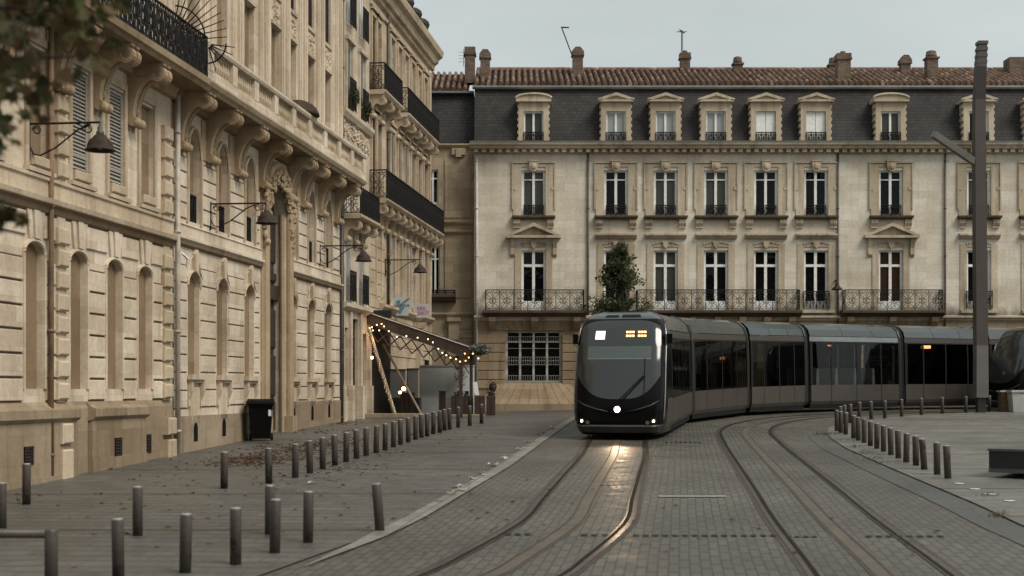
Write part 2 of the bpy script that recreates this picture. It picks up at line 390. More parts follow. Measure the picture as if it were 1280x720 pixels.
def text(name, s, size, m, parent, loc, rot, ext=.004):
    cu = bpy.data.curves.new(name, 'FONT'); cu.body = s; cu.size = size; cu.extrude = ext; cu.align_x = 'CENTER'; cu.align_y = 'CENTER'
    cu.materials.append(M[m]); o = bpy.data.objects.new(name, cu); COL.objects.link(o); o.parent = parent
    bpy.context.view_layer.update(); me = bpy.data.meshes.new_from_object(o.evaluated_get(bpy.context.evaluated_depsgraph_get())); bpy.data.objects.remove(o)
    me.materials.clear(); me.materials.append(M[m]); o = bpy.data.objects.new(name, me); COL.objects.link(o); o.parent = parent
    o.location = Vector(loc) - Vector((0,0,0)); o.rotation_euler = rot; return o
ORD = ['nearest','second','third','fourth','fifth','sixth','seventh','eighth','ninth','tenth','eleventh','twelfth','thirteenth','fourteenth','fifteenth','sixteenth','seventeenth','eighteenth','nineteenth','twentieth','twenty-first','twenty-second','farthest','twenty-fourth','twenty-fifth','twenty-sixth']

# facade helpers: local x along the wall, y into the building (street side is -y), z up
def wall(mb, x0, x1, z0, z1, holes=(), reveal=.25, y=0.0, n=10):
    xs = sorted({x0, x1} | {h[0] for h in holes} | {h[1] for h in holes}); zs = sorted({z0, z1} | {h[2] for h in holes} | {h[3] for h in holes})
    xs = [x for x in xs if x0 <= x <= x1]; zs = [z for z in zs if z0 <= z <= z1]
    for a, b in zip(xs, xs[1:]):
        run = None
        for c, d in zip(zs, zs[1:]):
            cx, cz = (a+b)/2, (c+d)/2
            inside = any(h[0] < cx < h[1] and h[2] < cz < h[3] for h in holes)
            if not inside:
                mb.poly([(a,y,c),(b,y,c),(b,y,d),(a,y,d)])
    for h in holes:
        a, b, c, d = h[:4]; rise = h[4] if len(h) > 4 else 0; r = h[5] if len(h) > 5 else reveal
        sp = d - rise; Y = y + r
        mb.poly([(a,y,c),(a,Y,c),(a,Y,sp),(a,y,sp)]); mb.poly([(b,Y,c),(b,y,c),(b,y,sp),(b,Y,sp)])
        mb.poly([(a,Y,c),(a,y,c),(b,y,c),(b,Y,c)])
        if rise <= 0: mb.poly([(a,y,d),(a,Y,d),(b,Y,d),(b,y,d)])
        else:
            w = (b-a)/2; xc = (a+b)/2
            pts = [(xc - w*math.cos(math.pi*k/n), sp + rise*math.sin(math.pi*k/n)) for k in range(n+1)]
            for (xa, za), (xb, zb) in zip(pts, pts[1:]):
                mb.poly([(xa,y,za),(xb,y,zb),(xb,y,d),(xa,y,d)])
                mb.poly([(xa,y,za),(xa,Y,za),(xb,Y,zb),(xb,y,zb)])
def body(mb, x0, x1, y1, z0, z1, y=0.0):
    mb.poly([(x0,y1,z0),(x0,y,z0),(x0,y,z1),(x0,y1,z1)]); mb.poly([(x1,y,z0),(x1,y1,z0),(x1,y1,z1),(x1,y,z1)])
    mb.poly([(x1,y1,z0),(x0,y1,z0),(x0,y1,z1),(x1,y1,z1)]); mb.poly([(x0,y,z1),(x1,y,z1),(x1,y1,z1),(x0,y1,z1)])
def band(mb, x0, x1, prof):
    """moulding: profile of (outward, z) swept along the wall"""
    mb.prism([(-d, z) for d, z in prof], x0, x1, lambda p, q, a: (a, p, q))
def courses(mb, x0, x1, z0, z1, h, proud=.035, gap=.028, y=0, cuts=(), b=.012, joint=None):
    n = max(1, round((z1-z0)/h)); hh = (z1-z0)/n
    xs = [x0] + [c for c in cuts if x0+.1 < c < x1-.1] + [x1]
    if joint is not None:
        for k in range(n+1): joint.poly([(x0,y-.003,z0+k*hh-gap/2),(x1,y-.003,z0+k*hh-gap/2),(x1,y-.003,z0+k*hh+gap/2),(x0,y-.003,z0+k*hh+gap/2)])
    for k in range(n):
        for a, c in zip(xs, xs[1:]):
            mb.block(a+gap/3, c-gap/3, y-proud, y+.01, z0+k*hh+gap/2, z0+(k+1)*hh-gap/2, b)
def ring(mb, c, ru, rz, P, r=.012, n=10, a0=0, a1=2*math.pi):
    full = abs(a1-a0-2*math.pi) < 1e-6
    pts = [P(c[0]+ru*math.cos(a0+(a1-a0)*k/n), c[1]+rz*math.sin(a0+(a1-a0)*k/n)) for k in range(n if full else n+1)]
    mb.tube(pts, r, 3, closed=full)
def rail(mb, P, Lm, z0, z1, r=.013, cell=.55, dense=False):
    """ornamental wrought-iron panel; P(u,z) -> xyz along a straight run of length Lm"""
    mb.tube([P(0,z1), P(Lm,z1)], r*1.7, 4); mb.tube([P(0,z0+.05), P(Lm,z0+.05)], r*1.2, 4); mb.tube([P(0,z1-.11), P(Lm,z1-.11)], r, 3)
    n = max(1, round(Lm/cell)); w = Lm/n; H = z1-.11-(z0+.05); zc = z0+.05+H/2
    for k in range(n+1): mb.tube([P(k*w,z0), P(k*w,z1)], r*1.25, 4)
    for k in range(n):
        u = k*w+w/2
        ring(mb, (u, zc), w*.22, H*.17, P, r)
        for s in (-1,1):
            ring(mb, (u+s*w*.25, zc+H*.27), w*.19, H*.19, P, r, 9, .3, 5.4)
            ring(mb, (u+s*w*.25, zc-H*.27), w*.19, H*.19, P, r, 9, .9, 6.1)
            mb.tube([P(u, zc), P(u+s*w*.46, zc+H*.46)], r, 3); mb.tube([P(u, zc), P(u+s*w*.46, zc-H*.46)], r, 3)
        mb.tube([P(u, z0+.05), P(u, z1-.11)], r, 3)
        if dense:
            for q in range(1, 5): mb.tube([P(k*w+w*q/5, z0+.05), P(k*w+w*q/5, z1-.11)], r*.8, 3)
        for q in range(3): ring(mb, (k*w+w*(q+.5)/3, z1-.055), w*.11, .045, P, r*.8, 6)
def balcony_rail(parent, name, x0, x1, d, z0, z1, m='iron', r=.013, cell=.55, dense=False, y0=0):
    mb = MB()
    rail(mb, lambda u, z: (x0+u, y0-d, z), x1-x0, z0, z1, r, cell, dense)
    rail(mb, lambda u, z: (x0, y0-u, z), d, z0, z1, r, min(cell, d), dense); rail(mb, lambda u, z: (x1, y0-u, z), d, z0, z1, r, min(cell, d), dense)
    return mb.build(name, m, parent)
def console_profile(d, h):
    """S-scroll bracket: (outward, z below the slab)"""
    pr = [(0,0),(d*.98,0),(d*.98,-.05)]
    c = (d*.82, -.21); rr = .165
    for k in range(9):
        a = R(65 - k*26); pr.append((c[0]+rr*math.cos(a), c[1]+rr*math.sin(a)))
    x0, z0 = pr[-1]; x1, z1 = d*.17, -h*.78
    for k in range(1, 9):
        t = R(90*k/8); pr.append((x0 + (x1-x0)*math.sin(t), z0 + (z1-z0)*(1-math.cos(t))))
    c = (d*.15, -h*.86); rr = .10
    for k in range(7):
        a = R(60 - k*35); pr.append((c[0]+rr*math.cos(a), c[1]+rr*math.sin(a)))
    pr.append((0, -h)); return pr
def console(parent, x, ztop, d, h, w=.42, m='trimA', oval=True):
    mb = MB(); pr = console_profile(d, h)
    for s in (-1, 1):
        a = x + s*w*.28
        mb.prism([(-p, ztop+q) for p, q in pr], a-w*.2, a+w*.2, lambda p, q, t: (t, p, q))
    mb.prism([(-p*.82, ztop+q*.8-.01) for p, q in pr], x-w*.09, x+w*.09, lambda p, q, t: (t, p, q))
    for k in range(2):
        mb.tube([(x+s_*w*.5, -d*.84, ztop-.21) for s_ in (-1,1)], .125-.03*k, 10)
    if oval:
        for rr in (1, .55):
            pts = [(x-w*.485, -d*.42+.24*rr*math.cos(a), ztop-.2+.1*rr*math.sin(a)) for a in [2*math.pi*k/14 for k in range(14)]]
            mb.tube(pts, .018, 4, closed=True)
    for k in range(2): mb.blob((x-w*.28+w*.56*k, -d*.17-.05, ztop-h*.88), .10)
    return mb.build('console', m, parent)
def frame_window(parent, x, z0, z1, w, y=.17, pane='pane', transom=.2, tth=.05, st=.085, mull=.11, m='white', split=2, name='window'):
    """white casement: frame + panes + glazing"""
    mb = MB(); a, b = x-w/2, x+w/2
    mb.box(a, a+st, y-.05, y+.03, z0, z1); mb.box(b-st, b, y-.05, y+.03, z0, z1)
    mb.box(a+st, b-st, y-.045, y+.03, z1-.07, z1); mb.box(a+st, b-st, y-.045, y+.03, z0, z0+.10)
    if split == 2: mb.box(x-mull/2, x+mull/2, y-.06, y+.02, z0+.1, z1-.07)
    zt = z1-(z1-z0)*transom
    if transom: mb.box(a+st, b-st, y-.055, y+.025, zt-tth/2, zt+tth/2)
    wd = mb.build(name, m, parent)
    g = MB()
    segs = [(a+st, x-mull/2), (x+mull/2, b-st)] if split == 2 else [(a+st, b-st)]
    for i, (p, q) in enumerate(segs):
        for lo, hi in (((z0+.1, zt-tth/2), (zt+tth/2, z1-.07)) if transom else ((z0+.1, z1-.07),)):
            t1, t2 = random.uniform(-.006,.006), random.uniform(-.004,.004)
            g.poly([(p,y+t1,lo),(q,y-t1,lo),(q,y-t1+t2,hi),(p,y+t1+t2,hi)])
    g.build('pane', pane, wd)
    return wd

# ================================================================== GROUND
def sheet(name, m, xl, xr, ys, nx, dz, parent=None):
    mb = MB(); rows = []
    for y in ys:
        a, b = xl(y), xr(y); rows.append([(a+(b-a)*k/nx, y, gz(a+(b-a)*k/nx, y)+dz) for k in range(nx+1)])
    for r0, r1 in zip(rows, rows[1:]):
        for k in range(nx): mb.poly([r0[k], r0[k+1], r1[k+1], r1[k]])
    return mb
def lin(pts):
    def f(y):
        if y <= pts[0][0]:
            (a, b), (c, d) = pts[0], pts[1]
        elif y >= pts[-1][0]:
            (a, b), (c, d) = pts[-2], pts[-1]
        else:
            for (a, b), (c, d) in zip(pts, pts[1:]):
                if a <= y <= c: break
        return b + (d-b)*(y-a)/(c-a)
    return f
def frange(a, b, s):
    n = max(1, round((b-a)/s)); return [a+(b-a)*k/n for k in range(n+1)]
KL = lin([(0,-5.2),(9,-3.45),(14.5,-2.37),(17.55,-1.56),(19.6,-1.19),(28.4,0.0),(46.5,2.0),(58,3.3)])     # right edge of the pale kerb strip
KR = lin([(0,6.0),(12,6.35),(18.7,6.7),(21.2,6.93),(26.9,7.32),(33.2,7.8),(37,8.3),(39.5,8.75),(42,9.35),(44.6,10.3),(47,11.7),(49.2,13.35),(51.3,15.4),(53.3,18.0),(55,22),(57,30),(60,44)])
g_ = sheet('g', 'earth', lambda y: -60, lambda y: 90, frange(-14, 66, 1.6)+[80,100,150,300,900,2500], 60, -.012)
tag(g_.build('ground', 'earth'), kind='structure')
g_ = sheet('g', 'setts', lambda y: KL(y)-.2, lambda y: (KR(y)+.2 if y < 54 else 46), frange(-6, 66, .8), 16, 0.0)
tag(g_.build('tramway_paving', 'setts'), kind='structure')
g_ = sheet('g', 'pave', lambda y: -30, lambda y: KL(y)-.27, frange(-6, 66, .8), 24, .006)
tag(g_.build('pavement', 'pave'), kind='structure')
g_ = sheet('g', 'plaza', lambda y: KR(y), lambda y: 60, frange(-6, 58, .8), 30, .03)
tag(g_.build('plaza', 'plaza'), kind='structure')
g_ = sheet('g', 'kerb', lambda y: KL(y)-.03-.25*min(1,max(.04,(y-15.2)/2.6)), lambda y: KL(y)-.02, frange(15.2, 58, .5), 2, .022)
for k in range(0): pass
tag(g_.build('kerb_strip', 'kerb'), kind='structure')
g_ = sheet('g', 'gutter', lambda y: KR(y)-.55, lambda y: KR(y)+.02, frange(-6, 40.5, .5), 2, .010)
tag(g_.build('gutter', 'gutter'), kind='structure')

# tracks
def catmull(pts, n=10):
    out = []; P = [Vector((p[0], p[1])) for p in pts]; P = [2*P[0]-P[1]] + P + [2*P[-1]-P[-2]]
    for i in range(1, len(P)-2):
        for k in range(n):
            t = k/n; a, b, c, d = P[i-1:i+3]
            out.append(.5*((2*b)+(-a+c)*t+(2*a-5*b+4*c-d)*t*t+(-a+3*b-3*c+d)*t**3))
    out.append(P[-2]); return out
def ribbon(mb, path, off, hw, dz):
    n = len(path); ed = []
    for k in range(n):
        d = (path[min(n-1,k+1)] - path[max(0,k-1)]).normalized(); nr = Vector((d.y, -d.x))
        a = path[k]+nr*(off-hw); b = path[k]+nr*(off+hw)
        ed.append(((a.x,a.y,gz(a.x,a.y)+dz),(b.x,b.y,gz(b.x,b.y)+dz)))
    for (a, b), (c, d) in zip(ed, ed[1:]): mb.poly([a, b, d, c])
def mid(a, b):
    p, q = gp(*a), gp(*b); return ((p.x+q.x)/2, (p.y+q.y)/2)
ptsL = [(-4.6,6.0),(-2.3,9.5),(-1.1,12.0),(-.21,14.64),(.12,15.9),(.84,19.2),(1.2,22.3),(1.76,27.2),(2.2,31.0),(2.55,34.8),(2.72,36.5),(3.25,41),(4.55,45.6),(7.2,50.9),(10.2,54.6),(14.7,58.0),(18.9,60.3),(26,63.4),(40,69)]
ptsR = [(2.9,6.0),(3.4,11.0),(3.84,14.8),(4.27,19.4),(4.78,24.1),(5.4,30.0),(6.05,36.0),(6.65,40.5),(7.7,44.6),(9.5,48.4),(12.0,51.2),(14.9,53.3),(18.9,55.3),(26,58.5),(40,64)]
pathL, pathR = catmull(ptsL), catmull(ptsR)
def track(path, side):
    for s in (-1, 1):
        t = thing('tram_rail', f'{"left" if s<0 else "right"} grooved steel rail of the {side}', 'rail', (path[0].x, path[0].y, 0), 0, 'embedded tram rails', (path[0].x, path[0].y, 0))
        a = MB(); ribbon(a, path, s*.745, .095, .005); a.build('sealant', 'railbed', t)
        a = MB(); ribbon(a, path, s*.7475, .032, .011); a.build('rail_head', 'railsteel', t)
        a = MB(); ribbon(a, path, s*.7475-s*.062, .026, .0105); a.build('groove', 'railgroove', t)
        a = MB(); ribbon(a, path, s*.7475-s*.10, .01, .0115); a.build('guard_lip', 'railsteel', t)
    t = thing('power_strip', f'rust-tinted power strip between the rails of the {side}', 'power strip', (path[0].x, path[0].y, 0), 0, 'power strips between the rails', (path[0].x, path[0].y, 0))
    a = MB(); ribbon(a, path, 0, .125, .008); a.build('strip_bed', 'apsbed', t)
    a = MB(); ribbon(a, path, -.09, .014, .0125); ribbon(a, path, .09, .014, .0125); a.build('edge_joint', 'railbed', t)
track(pathL, 'track the tram stands on'); track(pathR, 'empty track curving right')
def slot(px0, px1, py, w, m, label):
    a, b = gp(px0, py), gp(px1, py); mb = MB(); nn = max(2, round((b.x-a.x)/.12))
    for k in range(nn):
        x0 = a.x+(b.x-a.x)*k/nn; x1 = a.x+(b.x-a.x)*(k+(.62 if m == 'slot' else 1))/nn
        mb.poly([(x0,a.y,gz(x0,a.y)+.0135),(x1,a.y,gz(x1,a.y)+.0135),(x1,a.y+w,gz(x1,a.y+w)+.0135),(x0,a.y+w,gz(x0,a.y+w)+.0135)])
    o = mb.build('drain_slot', m, loc=(a.x,a.y,a.z)); tag(o, label, 'drain', 'drain slots across the tracks')
slot(824, 909, 622, .20, 'steelbar', 'short pale steel drain bar between the two tracks')
slot(792, 976, 671, .13, 'slot', 'dark dashed drain slot between the two tracks, nearest the camera')
slot(726, 766, 670.5, .13, 'slot', 'dark dashed drain slot between the rails under the tram headlight')
slot(632, 668, 669.5, .13, 'slot', 'dark dashed drain slot left of the tram rails')
slot(984, 1027, 672.5, .13, 'slot', 'dark dashed drain slot between the rails of the empty track')
slot(1084, 1186, 672, .13, 'slot', 'dark dashed drain slot across the right rail of the empty track')
slot(832, 880, 553.5, .25, 'slot', 'thin dark drain slot beside the front of the tram')
slot(750, 784, 608, .14, 'slot', 'short drain slot in the light of the tram headlight')
slot(1225, 1292, 634, .12, 'slot', 'dark drain slot on the plaza beside the gutter')

# ================================================================== LEFT ROW OF HOUSES
TA = .1225; CA = 1/math.hypot(1, TA); SA = TA*CA; ANG = math.atan2(CA, SA); OX = -11.355
def ft(px, d=0.0):
    Z = F*(-OX - d/CA)/(857.8-px); return (Z + SA*d)/CA
def fz(px, py, d=0.0):
    Z = F*(-OX - d/CA)/(857.8-px); return CH + (HY-py)*Z/F
def lw(t, d, z=0): return Vector((OX + SA*t + CA*d, CA*t - SA*d, z))
def house(name, label, t0):
    p = lw(t0, 0); g0 = gz(p.x, p.y)
    return thing(name, label, 'building', (p.x, p.y, g0), ANG, None, (t0, 0, g0))
def grille(parent, x, z0, z1, w, y, name='vent'):
    mb = MB(); mb.box(x-w/2, x+w/2, y-.004, y+.05, z0, z1); o = mb.build(name, 'void', parent)
    g = MB()
    for k in range(4): g.box(x-w/2+w*(k+.5)/4-.008, x-w/2+w*(k+.5)/4+.008, y-.02, y-.006, z0, z1)
    for k in range(6): g.box(x-w/2, x+w/2, y-.024, y-.021, z0+(z1-z0)*(k+.5)/6-.008, z0+(z1-z0)*(k+.5)/6+.008)
    g.build('bars', 'rustiron', o); return o
def louvre(parent, x0, x1, z0, z1, y, m='shutter'):
    mb = MB(); s = .06
    mb.box(x0, x0+s, y-.04, y, z0, z1); mb.box(x1-s, x1, y-.04, y, z0, z1)
    zm = z0+(z1-z0)*.22
    for z in (z0, zm, z1-s): mb.box(x0+s, x1-s, y-.038, y, z, z+s)
    for a, b in ((z0+s, zm), (zm+s, z1-s)):
        n = int((b-a)/.068)
        for k in range(n):
            z = a+(b-a)*(k+.5)/n
            mb.poly([(x0+s,y-.036,z-.022),(x1-s,y-.036,z-.022),(x1-s,y-.006,z+.026),(x0+s,y-.006,z+.026)])
    mb.poly([(x0,y+.012,z0),(x1,y+.012,z0),(x1,y+.012,z1),(x0,y+.012,z1)])
    o = MB(); sh = mb.build('shutter', [m], parent); return sh
def pipe(parent, x, z0, z1, r=.055, m='pipe', y=-.08, joints=2.2):
    mb = MB(); mb.tube([(x,y,z0),(x,y,z1)], r, 8)
    z = z0+.6
    while z < z1: mb.lathe([(r*1.25,0),(r*1.45,.03),(r*1.25,.06)], (x,y,z), 8); z += joints
    return mb.build('drainpipe', m, parent, True)
def blind(parent, x, z0, z1, w, y, m='brownA', rise=0):
    mb = MB(); mb.poly([(x-w/2-.02,y,z0-.02),(x+w/2+.02,y,z0-.02),(x+w/2+.02,y,z1+.02),(x-w/2-.02,y,z1+.02)])
    return mb.build('blind_window', m, parent)

SLAB0, SLAB1, BD = 8.95, 9.15, .88
# ---------- house A (nearest)
tA0, tA1 = ft(-190), ft(213.5)
A = house('stone_house', 'warm limestone house nearest the camera with black iron balcony and tall blind windows', tA0)
gA = gz(*lw(tA0, 0).xy)-.5
lowA = [(ft(42), .72), (ft(97), .74), (ft(142), .74), (ft(180), .74), (ft(-28), .74), (ft(-75), .74), (ft(-130), .74)]
upA = [(ft(46), .74), (ft(99.5), .78), (ft(144.5), .78), (ft(183), .78), (ft(-20), .74), (ft(-70), .74), (ft(-130), .74)]
holes = [(x-w/2, x+w/2, 2.34, 4.90, .20, .12) for x, w in lowA] + [(x-w/2, x+w/2, 6.20, 8.30, 0, .11) for x, w in upA]
topw = [(x-.5, x+.5, 9.9, 12.35, 0, .16) for x, w in upA]
mb = MB(); wall(mb, tA0, tA1, gA, 17.2, holes+topw); body(mb, tA0, tA1, 9, gA, 17.2); mb.build('wall', 'stoneA', A)
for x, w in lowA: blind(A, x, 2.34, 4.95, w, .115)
for i, (x, w) in enumerate(upA):
    if i in (1, 2):
        louvre(A, x-w/2, x+w/2, 6.22, 8.28, .06)
    else: blind(A, x, 6.2, 8.3, w, .105)
for x, w in upA: frame_window(A, x, 9.9, 12.35, 1.0, .12)
mb = MB(); jm = MB()                                                             # rusticated piers of the ground floor
edges = [tA0] + sorted(sum([[x-w/2, x+w/2] for x, w in lowA], [])) + [tA1]
for a, b in zip(edges[0::2], edges[1::2]):
    courses(mb, a+.09, b-.09, 2.12, 4.6, .415, .04, .040, joint=jm)
jm.build('joint', 'joint', mb.build('rustication', 'stoneA', A))
for x, w in lowA:                                                                # arch surrounds, voussoirs
    mb = MB()
    pts = [(x-(w/2+.04)*math.cos(math.pi*k/12), -.02, 4.70+.23*math.sin(math.pi*k/12)) for k in range(13)]
    mb.tube(pts, .04, 6)
    for s in (-1, 1): mb.box(x+s*(w/2+.045)-.04, x+s*(w/2+.045)+.04, -.035, .01, 2.34, 4.7)
    for s in (-1, 1):
        mb.prism([(.10*s,4.98),(.16*s,5.45),(.34*s,5.45),(.22*s,4.92)], -.05, .01, lambda p, q, a, x=x: (x+p, a, q))
    mb.prism([(-.075,4.96),(-.11,5.45),(.11,5.45),(.075,4.96)], -.075, .01, lambda p, q, a, x=x: (x+p, a, q))
    mb.build('arch_surround', 'stoneA', A)
mb = MB()
for a, b in zip(edges[0::2], edges[1::2]): courses(mb, a-.02, b+.02, 4.98, 5.42, .44, .04, .03)
mb.build('rustication', 'stoneA', A)
mb = MB()
band(mb, tA0, tA1-.02, [(0,5.46),(.05,5.48),(.09,5.56),(.16,5.62),(.18,5.70),(.07,5.72),(.06,6.0),(.10,6.02),(.10,6.08),(0,6.1)])
mb.build('string_course', 'trimA', A)
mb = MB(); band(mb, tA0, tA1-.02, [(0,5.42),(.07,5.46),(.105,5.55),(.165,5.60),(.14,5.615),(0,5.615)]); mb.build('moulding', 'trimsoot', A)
mb = MB()                                                                        # plinth with projecting bays
for a, b in ((tA0, ft(88)), (ft(108), ft(176))):
    mb.box(a, b, -.12, .02, gA, 1.86); band(mb, a-.03, b+.03, [(0,1.74),(.14,1.76),(.20,1.82),(.20,1.97),(.13,2.0),(.0,2.11)])
    mb.box(a-.02, b+.02, -.15, .0, gA, .93+.028*(a-24))
band(mb, ft(88)+.03, ft(108)-.03, [(0,gA),(.04,gA),(.04,1.98),(.0,2.11)]); band(mb, ft(176)+.03, tA1, [(0,gA),(.04,gA),(.04,1.98),(.0,2.11)])
mb.build('plinth', 'plinthA', A)
for px, py, w in ((36, 569, .36), (148, 558, .36), (185, 554, .36)):
    d = .125 if px < 176 else .05
    grille(A, ft(px, d), fz(px, py+12, d), fz(px, py-11, d), w, -d)
for xa, xb in ((ft(67), ft(80)), (ft(201), ft(211))):                             # block pilasters beside the pipes
    mb = MB(); z = 2.15
    while z < 8.0:
        if not (5.35 < z < 6.0): mb.block(xa, xb, -.12, .0, z, z+.30, .03)
        z += .40
    mb.box(xa+.05, xb-.05, -.05, .0, 2.1, 8.0)
    mb.block(xa, xb, -.20, .0, gA+.6, 1.25, .03); mb.block(xa, xb, -.20, .0, 1.35, 1.72, .03)
    mb.build('block_pilaster', 'trimA', A)
pipe(A, ft(64, .1), gA+.5, 8.9, .05, 'piperust', -.10)
for x, w in upA:                                                                 # window surrounds, aprons
    mb = MB()
    for s in (-1, 1): mb.box(x+s*(w/2+.06)-.06, x+s*(w/2+.06)+.06, -.045, .01, 6.16, 8.36)
    mb.box(x-w/2-.12, x+w/2+.12, -.05, .01, 8.36, 8.5); mb.box(x-w/2-.16, x+w/2+.16, -.12, .01, 6.10, 6.18)
    mb.block(x-w/2+.04, x+w/2-.04, -.1, .01, 6.22, 6.4, .02)
    mb.build('window_surround', 'trimA', A)
mb = MB(); band(mb, tA0, tA1, [(0,SLAB0),(BD-.12,SLAB0),(BD-.08,SLAB0+.06),(BD,SLAB0+.08),(BD+.03,SLAB1),(0,SLAB1)])
band(mb, tA0, tA1, [(0,SLAB0-.22),(.12,SLAB0-.2),(.16,SLAB0-.08),(.22,SLAB0-.003),(0,SLAB0-.003)])
bal = mb.build('balcony', 'carvedbrown', A)
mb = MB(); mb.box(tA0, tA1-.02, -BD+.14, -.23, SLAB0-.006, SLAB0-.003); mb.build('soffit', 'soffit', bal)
balcony_rail(bal, 'railing', tA0, tA1-.04, BD-.04, SLAB1, 10.05, 'iron', .016, .42, True)
for px in (-150, -100, -48, 10, 72, 121, 163): console(bal, ft(px), SLAB0-.008, .80, 1.35, .42, 'carvedbrown')
for x in [ft(p) for p in (-100,-45,15,72,121,163,205)]:
    mb = MB(); mb.box(x-.22, x+.22, -.10, .01, 9.16, 16.6); mb.box(x-.13, x+.13, -.15, -.1, 9.3, 16.3)
    mb.build('pilaster', 'stoneA', A)
# the spiked iron fan between the two balconies
fan = MB(); xf = tA1+.02; zc = 10.02
def FP(d, z): return (xf, -d, z)
for k in range(12):
    a = R(2+k*8.5); fan.tube([FP(.15*math.cos(a), zc+.15*math.sin(a)), FP(1.28*math.cos(a), zc+1.28*math.sin(a))], [.018,.009], 4)
fan.tube([FP(.78*math.cos(R(a)), zc+.78*math.sin(R(a))) for a in range(0, 96, 8)], .018, 4)
for k in range(6):
    a = R(-8-k*16); c = BD-.05
    fan.tube([FP(c+.08*math.cos(a), zc-.1+.08*math.sin(a)), FP(c+.62*math.cos(a), zc-.1+.62*math.sin(a))], [.018,.009], 4)
fan.tube([FP(BD-.05+.42*math.cos(R(a)), zc-.1+.42*math.sin(R(a))) for a in range(0, -100, -10)], .018, 4)
fan.build('spiked_fan', 'iron', A)

# ---------- house B
tB0, tB1 = tA1+.01, ft(425)
B = house('stone_house', 'long limestone house with scroll consoles under a stone balustrade and carved entrance', tB0)
gB = gz(*lw(tB0, 0).xy)-.4
bays = [ft(p) for p in (242, 277.5, 311.5, 365.5, 388.5, 409.5)]; door = (ft(331), ft(357))
holes = [(x-.39, x+.39, 2.68, 5.02, .30, .13) for x in bays] + [(x-.42, x+.42, 6.18, 8.30, .62, .16) for x in bays]
holes += [(door[0], door[1], gB+.02, 8.35, 1.1, .44)]
xc_d = (door[0]+door[1])/2
ubays = [bays[0], bays[1], bays[2], xc_d, bays[3], bays[4], bays[5]]
holes += [(x-.40, x+.40, 9.16, 12.35, 0, .15) for x in ubays] + [(x-.40, x+.40, 13.25, 15.3, 0, .16) for x in ubays]
mb = MB(); wall(mb, tB0, tB1, gB, 17.2, holes); body(mb, tB0, tB1, 9, gB, 17.2); mb.build('wall', 'stoneB', B)
for x in bays:
    blind(B, x, 2.68, 5.1, .78, .125); blind(B, x, 6.18, 8.4, .84, .155)
    mb = MB(); mb.box(x-.06, x+.40, .10, .15, 6.2, 6.85); v = mb.build('window', 'void', B)
    mb = MB(); rail(mb, lambda u, z, x=x: (x-.06+u, .085, z), .46, 6.2, 6.82, .01, .23); mb.build('railing', 'iron', v)
for x in ubays:
    blind(B, x, 9.1, 12.4, .8, .145)
    frame_window(B, x, 13.25, 15.3, .8, .12, 'pane', .2, .05, .085, .09, 'wooddark')
mb = MB(); jm = MB()
edges = [tB0+.05] + sorted(sum([[x-.39, x+.39] for x in bays], []) + [door[0]-.45, door[1]+.45]) + [tB1-.05]
for a, b in zip(edges[0::2], edges[1::2]):
    courses(mb, a+.07, b-.07, 1.9+.012*(a-tB0), 5.15, .41, .022, .032, 0, [(a+b)/2] if b-a > .9 else (), joint=jm)
    courses(mb, a+.07, b-.07, 6.2, 7.6, .35, .022, .032, joint=jm)
jm.build('joint', 'joint', mb.build('rustication', 'stoneB', B))
for x in bays:
    mb = MB()
    pts = [(x-.43*math.cos(math.pi*k/12), -.02, 4.72+.34*math.sin(math.pi*k/12)) for k in range(13)]; mb.tube(pts, .035, 5)
    mb.prism([(-.09,5.04),(-.12,5.45),(-.05,5.55),(.05,5.55),(.12,5.45),(.09,5.04)], -.10, .01, lambda p, q, a, x=x: (x+p, a, q))
    for s in (-1,1): mb.tube([(x+s*.12,-.02,5.4),(x+s*.28,-.02,5.3),(x+s*.42,-.02,5.05),(x+s*.55,-.02,4.9)], .02, 4)
    pts = [(x-.46*math.cos(math.pi*k/12), -.03, 7.70+.66*math.sin(math.pi*k/12)) for k in range(13)]; mb.tube(pts, .05, 5)
    for s in (-1, 1): mb.box(x+s*.46-.04, x+s*.46+.04, -.06, .01, 6.14, 7.7)
    mb.build('arch_surround', 'trimA', B)
for x in bays:
    mb = MB(); gx = gz(*lw(x, 0).xy)
    mb.box(x-.52, x+.52, -.16, .01, 2.56, 2.68); mb.box(x-.46, x+.46, -.10, .01, 2.49, 2.56)
    for s in (-1, 1):
        mb.prism([(0,2.49),(-.13,2.49),(-.12,2.3),(-.05,2.1),(-.06,1.95),(0,1.9)], x+s*.40-.055, x+s*.40+.055, lambda p, q, a: (a, p, q))
    mb.block(x-.30, x+.30, -.05, .0, gx+.60, 2.38, .02)
    mb.build('sill', 'trimA', B)
mb = MB()
for a, b in ((tB0, door[0]-.42), (door[1]+.42, tB1)):
    band(mb, a, b, [(0,5.60),(.05,5.62),(.08,5.68),(.13,5.72),(.13,5.78),(.05,5.80),(.05,6.02),(.08,6.05),(0,6.10)])
mb.build('string_course', 'stoneB', B)
for a, b in ((tB0, door[0]-.42), (door[1]+.42, tB1)):
    mb = MB(); mb.box(a, b, -.05, .0, gB, gB+1.25+.03*(a-tB0)*.9); mb.build('plinth', 'plinthA', B)
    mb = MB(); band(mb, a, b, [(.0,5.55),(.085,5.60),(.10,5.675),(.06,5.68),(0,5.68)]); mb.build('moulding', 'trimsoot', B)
for x in bays:
    gx = gz(*lw(x, 0).xy); zz = gx+.42
    mb = MB(); mb.prism([(-.13,zz-.2),(-.13,zz+.12),(-.08,zz+.2),(0,zz+.23),(.08,zz+.2),(.13,zz+.12),(.13,zz-.2)], -.058, -.02, lambda p, q, a, x=x: (x+p, a, q))
    mb.build('vent', 'void', B)
mb = MB()
